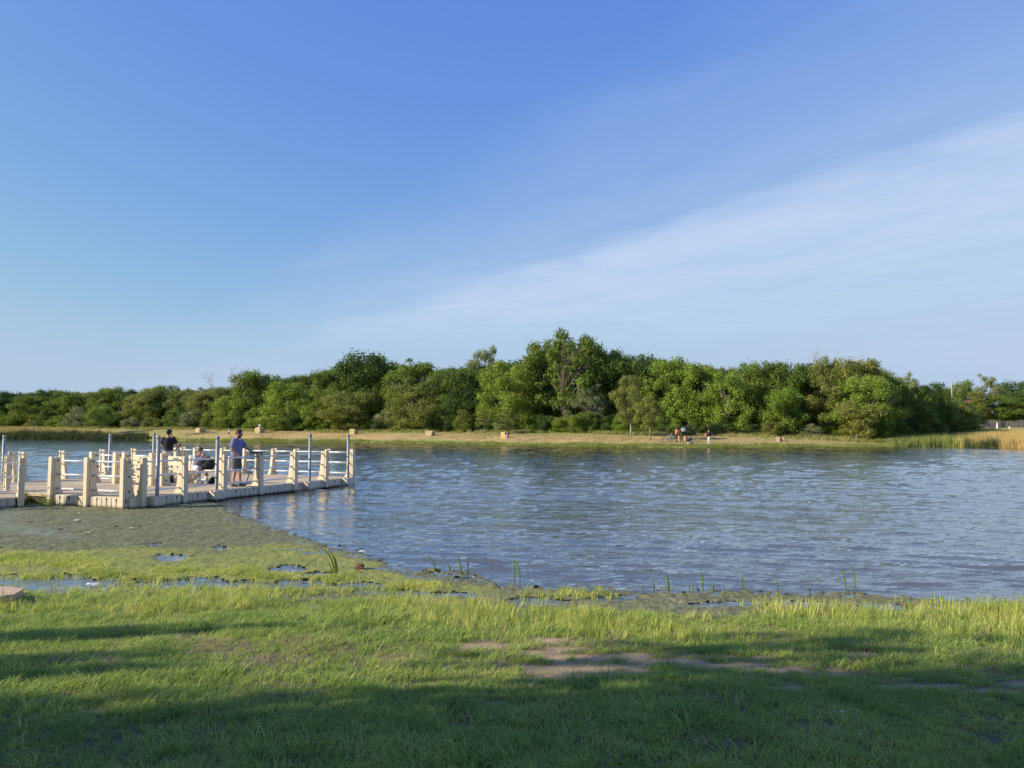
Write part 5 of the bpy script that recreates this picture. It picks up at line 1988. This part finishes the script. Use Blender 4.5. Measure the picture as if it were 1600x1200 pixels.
# ------------------------------------------------------------------ fence, lamp, houses at the far corner
FY = 192.0
fpts = []
fence = thing('picket_fence', 'long weathered grey-brown picket fence beyond the golden reeds', 'fence', (P(1480, 660, FY).x, FY, H1(P(1480, 660, FY).x, FY)))
secw = 2.5
for i in range(16):
    x0 = i * secw
    m = MB()
    top0 = 1.75 + .15 * math.sin(i * 1.9)
    npk = 16
    for k in range(npk):
        xk = x0 + k * secw / npk
        hh = top0 + .18 * abs(math.sin(math.pi * k / npk)) + random.uniform(-.05, .05)
        m.box(xk + .008, xk + secw / npk - .008, -.012 + random.uniform(-.01, .01), .02, -.3, hh)
    for zz in (.35, 1.4):
        m.box(x0, x0 + secw, .022, .06, zz, zz + .09)
    m.build('fence_panel', M['fence_wood'], fence)
    MB().box(x0 - .06, x0 + .06, -.075, -.02, -.3, top0 + .22).build('fence_post', M['fence_wood'], fence)
lp = P(1489, 660, 188)
lz0 = H1(lp.x, 188)
lamp = thing('street_lamp', 'tall tan street lamp with a curved arm rising over the trees by the fence', 'street lamp', (lp.x, 188, lz0))
ltop = P(1489, 597, 188).z - lz0
MB().tube([(0, 0, 0), (0, 0, 1.2)], [.36, .34], 12).build('base', M['white'], lamp, True)
MB().tube([(0, 0, 0), (0, 0, ltop * .9), (0, 0, ltop)], [.25, .15, .08], 10).build('pole', M['lamp_pole'], lamp, True)
MB().tube([(0, 0, ltop * .97), (.10, 0, ltop + .3), (.5, 0, ltop + .85), (.95, 0, ltop + 1.1)], [.06, .05, .045, .04], 7).build('arm', M['grey_plastic'], lamp, True)
MB().box(.85, 1.4, -.12, .12, ltop + 1.04, ltop + 1.16, .03).build('lamp_head', M['grey_plastic'], lamp)


def house(px, Y, wpx, eave, ridge, label, roofm, chimney):
    x = P(px, 640, Y).x
    z = H1(x, Y)
    w = wpx / 1200 * Y / 2
    d = 5.0
    ze, zr = P(px, eave, Y).z - z, P(px, ridge, Y).z - z
    t = thing('house', label, 'house', (x, Y, z))
    MB().box(-w + .4, w - .4, -d + .4, d - .4, -.5, ze).build('wall', M['house_wall'], t)
    r = MB().add([(-w, -d, ze), (w, -d, ze), (w, d, ze), (-w, d, ze), (-w * .45, 0, zr), (w * .45, 0, zr)], [(0, 1, 5, 4), (1, 2, 5), (2, 3, 4, 5), (3, 0, 4), (0, 3, 2, 1)])
    ro = r.build('roof', roofm, t)
    if chimney:
        MB().box(-.6, .6, -.5, .5, ze, zr + 1.5).box(-.7, .7, -.6, .6, zr + 1.5, zr + 1.7).build('chimney', M['house_wall'], ro)
    for xx in (-w * .5, w * .4):
        fr = MB().box(xx - .8, xx + .8, -d + .33, -d + .397, 1.0, 2.4).build('window', M['white'], t)
        MB().box(xx - .7, xx + .7, -d + .31, -d + .328, 1.1, 2.3).build('pane', M['glass'], fr)


house(1516, 246, 44, 637, 625.5, 'house with a red tiled roof showing between the trees by the fence', M['roof_red'], False)
house(1480, 262, 26, 633, 628, 'house with a grey-tan chimney behind the street lamp', M['house_wall'], True)
# small things by the fence
for (px, foot, h, mt, lab, c) in [(1558, 667, 1.5, 'white', 'white figure-like post standing before the fence', 'post'), (1495.5, 667, .8, 'rust_stone', 'orange-brown low post beside the lamp base by the fence', 'post'), (1577, 667, .5, 'white', 'short white marker post by the fence', 'post')]:
    Y = 187
    x = P(px, 660, Y).x
    t = thing('marker_post', lab, c, (x, Y, H1(x, Y)))
    MB().tube([(0, 0, 0), (0, 0, h * .7), (0, 0, h * .75)], [.22, .17, .10], 8).build('post', M[mt], t)
    MB().ell((0, 0, h * .88), (.16, .16, h * .13), 8, 6).build('knob', M[mt], t)

# ------------------------------------------------------------------ small things on the near shore
# boarded landing at the picture edge
LZ = 0.20
e = [G(36, 920.5, LZ), G(22, 929, LZ), G(-60, 937, LZ), G(-60, 915, LZ), G(24, 917, LZ)]
cx0 = sum((v for v in e), Vector()) / 5
land = thing('board_landing', 'tan boarded landing jutting from the picture edge beside the blue pools', 'landing', (cx0.x, cx0.y, 0))
cuts = [-2, .30, .62, 2]          # boards run front to back, split along x
xs_ = [(-60, 4.5), (5.5, 22.5), (23.3, 36)]
for (a, b) in xs_:
    def top_y(p): return float(np.interp(p, [-60, 24, 36], [915, 917, 920.5]))
    def bot_y(p): return float(np.interp(p, [-60, 22, 36], [937, 929, 920.6]))
    poly = [G(a, bot_y(a), LZ), G((a + b) / 2, bot_y((a + b) / 2), LZ), G(b, bot_y(b), LZ), G(b, top_y(b), LZ), G(a, top_y(a), LZ)]
    rel_ = [((v - cx0).x, (v - cx0).y + random.uniform(-.006, .006)) for v in poly]
    MB().prism(rel_, 'z', LZ - .055, LZ + random.uniform(-.004, .004)).build('board', M['board'], land)
rel_ = [((v - cx0).x * .985, (v - cx0).y * .95) for v in e]
MB().prism(rel_, 'z', .10, LZ - .057).build('bearer', M['board_edge'], land)
for v in (e[1], e[2], e[0]):
    q = (v - cx0) * .86
    MB().tube([(q.x, q.y, -.1), (q.x, q.y, .11)], .05, 8).build('leg', M['board_edge'], land)

# brown lump in the algae
q = G(561.5, 891)
o = link_mesh('clay_lump', rock_mesh(.135, .12, .095, 77, 0, .55), M['clay'], None, False, q)
tag(o, 'small brown lump of clay sitting in the yellow-green algae', 'lump')


# standing cattail leaves at the water's edge
def blades(label, stems, mat='leaf_mid', group='cattail leaves standing at the water edge'):
    """stems: (foot px, foot py, [(px, py) ...]) drawn at the distance of the foot"""
    f0 = G(*stems[0][0])
    t = thing('cattail_plant', label, 'reed', (f0.x, f0.y, 0), 0, group)
    for foot, pts, wd in stems:
        b = G(*foot)
        path = [b - Vector((0, 0, .12))] + [P(x, y, b.y + .02 * i) for i, (x, y) in enumerate(pts)]
        # resample
        V, F = [], []
        P_ = [p - f0 for p in path]
        n = len(P_)
        for i, p in enumerate(P_):
            k = wd * 1.15 * (1 - (i / (n - 1)) ** 3) + .0012
            V += [(p.x - k, p.y, p.z), (p.x + k, p.y + .004, p.z), (p.x, p.y - k * .6, p.z)]
        for i in range(n - 1):
            for a_, b_ in ((0, 1), (1, 2), (2, 0)):
                F.append((3 * i + a_, 3 * i + b_, 3 * i + 3 + b_, 3 * i + 3 + a_))
        mesh_obj('leaf', V, F, M[mat], t)


blades('arching clump of tall green leaves standing in the yellow-green algae', [
    ((522, 899), [(521, 885), (516, 870), (508, 860), (501, 855)], .010), ((525, 898), [(524, 882), (520, 868), (514, 858)], .010),
    ((527, 897), [(526, 884), (523, 872), (517, 864)], .009), ((519, 899), [(517, 888), (511, 876)], .007)])
blades('pair of bent reed stems in open water far along the marsh grass', [
    ((1322, 924), [(1321, 912), (1318, 897), (1314, 884), (1310, 878)], .009), ((1337, 925), [(1336, 910), (1334, 895), (1329, 883), (1318, 878), (1311, 876)], .007)])
blades('short broad green leaf in the water right of the arched pair of thin blades', [((1045, 924), [(1044, 912), (1042, 900), (1040, 895)], .013)])
blades('leaning leaf beside the single broad green leaf', [((1024, 925), [(1021, 914), (1016, 906)], .010)])
blades('thin bent reed with a drooping head in open water', [((1098, 920), [(1098, 905), (1096, 892), (1091, 882)], .006)])
blades('two straight thin reeds rising side by side from the marsh edge', [((1131, 935), [(1131, 915), (1130, 898)], .006), ((1160, 925), [(1160, 905), (1159, 886)], .006)])
blades('leaning reed leaf and seed head at the algae edge', [((682, 891), [(679, 883), (672, 872), (667, 864)], .008), ((706, 890), [(702, 884), (696, 880)], .011)])
blades('upright reed leaves standing at the tip of the algae', [((722, 900), [(720, 886), (716, 871), (714, 866)], .010), ((731, 899), [(731, 880), (729, 864)], .008)])
blades('slender arched blades in the water beyond the algae tip', [((812, 911), [(812, 898), (809, 882), (803, 873)], .008), ((803, 903), [(804, 885), (803, 866)], .008)])
blades('fan of small dark reed shoots at the marsh edge', [((1080, 925), [(1077, 915), (1073, 908)], .006), ((1083, 925), [(1083, 916), (1082, 910)], .006), ((1088, 924), [(1090, 914), (1093, 907)], .006)])
blades('short dark reed leaf next to the open water', [((1116, 922), [(1114, 916), (1113, 911)], .011)])
blades('lone thin reed standing before the bent pair', [((1216, 933), [(1215, 915), (1209, 893)], .006)])

# pale scraps lying on algae and banks
def scrap(label, loc, s, seed, name='paper_scrap', group='pale scraps of litter'):
    r = np.random.default_rng(seed)
    V = [tuple(np.array([math.cos(a), math.sin(a), 0]) * s * r.uniform(.5, 1.1) + np.array([0, 0, r.uniform(.004, .25 * s)])) for a in np.linspace(0, 6.28, 8)[:-1]] + [(0, 0, .3 * s)]
    F = [(i, (i + 1) % 7, 7) for i in range(7)]
    o = mesh_obj(name, V, F, M['scum_white'], None, False, loc)
    tag(o, label, 'litter', group)


for i, (px, py, s, lab) in enumerate([(120, 815, .10, 'largest pale scrap floating on the dark algae before the dock'), (205, 827, .07, 'long pale scrap on the dark algae below the dock corner'),
                                      (137, 834, .07, 'pale scrap in the dark algae near the bluish streak'), (80, 818, .05, 'small pale scrap on the algae toward the gangway'),
                                      (235, 818, .05, 'small pale scrap on the algae below the second dock pile'), (123, 803, .05, 'pale scrap close to the front wall of the dock'),
                                      (567, 865, .11, 'white bottle-like scrap at the outer edge of the algae'), (143, 917, .11, 'pale scrap between the blue pools near the shore grass')]):
    scrap(lab, G(px, py) + Vector((0, 0, .02)), s, 300 + i)
for i, (px, py, lab) in enumerate([(472.5, 688, 'white speck of litter low on the far bank, first from the dock'), (615, 685.5, 'white speck of litter on the dry bank, before the overhanging stone'),
                                   (640, 686.5, 'small white scrap upright on the dry bank near the overhanging stone'), (660, 691, 'long white scrap at the far waterline below the overhanging stone'),
                                   (775, 690.5, 'white speck on the bank below the rusty stone'), (1184, 697, 'white speck at the far waterline left of the pale stone pair'), (301, 687, 'white speck at the far waterline over the child')]):
    q = hit(px, py)
    scrap(lab, q + Vector((0, 0, .05)), .22, 330 + i)
q = hit(1316, 1121)
scrap('tiny white puffball in the shaded lawn', q + Vector((0, 0, .03)), .022, 350)

# ------------------------------------------------------------------ shade trees on the near bank, beyond the picture edge
for i, (x, y, ht, hw, shape, leaf) in enumerate([(-13.0, -2.9, 14.0, 5.0, 'broad', 'leaf_mid'), (-8.6, -1.6, 13.5, 4.5, 'round', 'leaf_mid'), (-18.5, -3.9, 15, 5.2, 'broad', 'leaf_olive'), (-14, -9.5, 14, 5, 'round', 'leaf_mid'),
                                                 (-9.2, -6.0, 13.5, 5.2, 'round', 'leaf_mid'), (-12.5, -4.6, 15.5, 5.0, 'broad', 'leaf_mid'), (-21.5, -6.5, 15, 5.0, 'round', 'leaf_olive'), (-27, -3.3, 18, 2.7, 'tall', 'leaf_mid'), (-14.5, 3.1, 6.0, 0.9, 'tall', 'leaf_mid'), (-17.5, 3.6, 8.0, 0.55, 'tall', 'leaf_mid')]):
    z = H1(x, y)
    t = thing('shade_tree', ['broad shade tree on the near lawn beyond the picture edge, closest to the water', 'round shade tree on the near lawn behind the viewpoint', 'olive shade tree on the near lawn farthest along the bank', 'tall shade tree on the near lawn behind the others',
                             'dense shade tree on the near lawn right behind the viewpoint', 'tallest shade tree on the near lawn between two lower ones', 'round olive shade tree at the end of the near lawn', 'narrow high shade tree on the near lawn, farthest from the viewpoint', 'slender young tree on the near lawn beyond the picture edge, by the water', 'thin tall sapling on the near lawn beyond the picture edge, by the water'][i], 'tree', (x, y, z), i * 1.3, 'shade trees on the near lawn')
    cm, tm = PROTO[shape][i % 3]
    for nm, me, mt in (('crown', cm, M[leaf]), ('trunk', tm, M['bark'])):
        o = bpy.data.objects.new(nm, me)
        COL.objects.link(o)
        o.parent = t
        o.material_slots[0].link = 'OBJECT'
        o.material_slots[0].material = mt
        o.scale = (2 * hw, 2 * hw, ht)
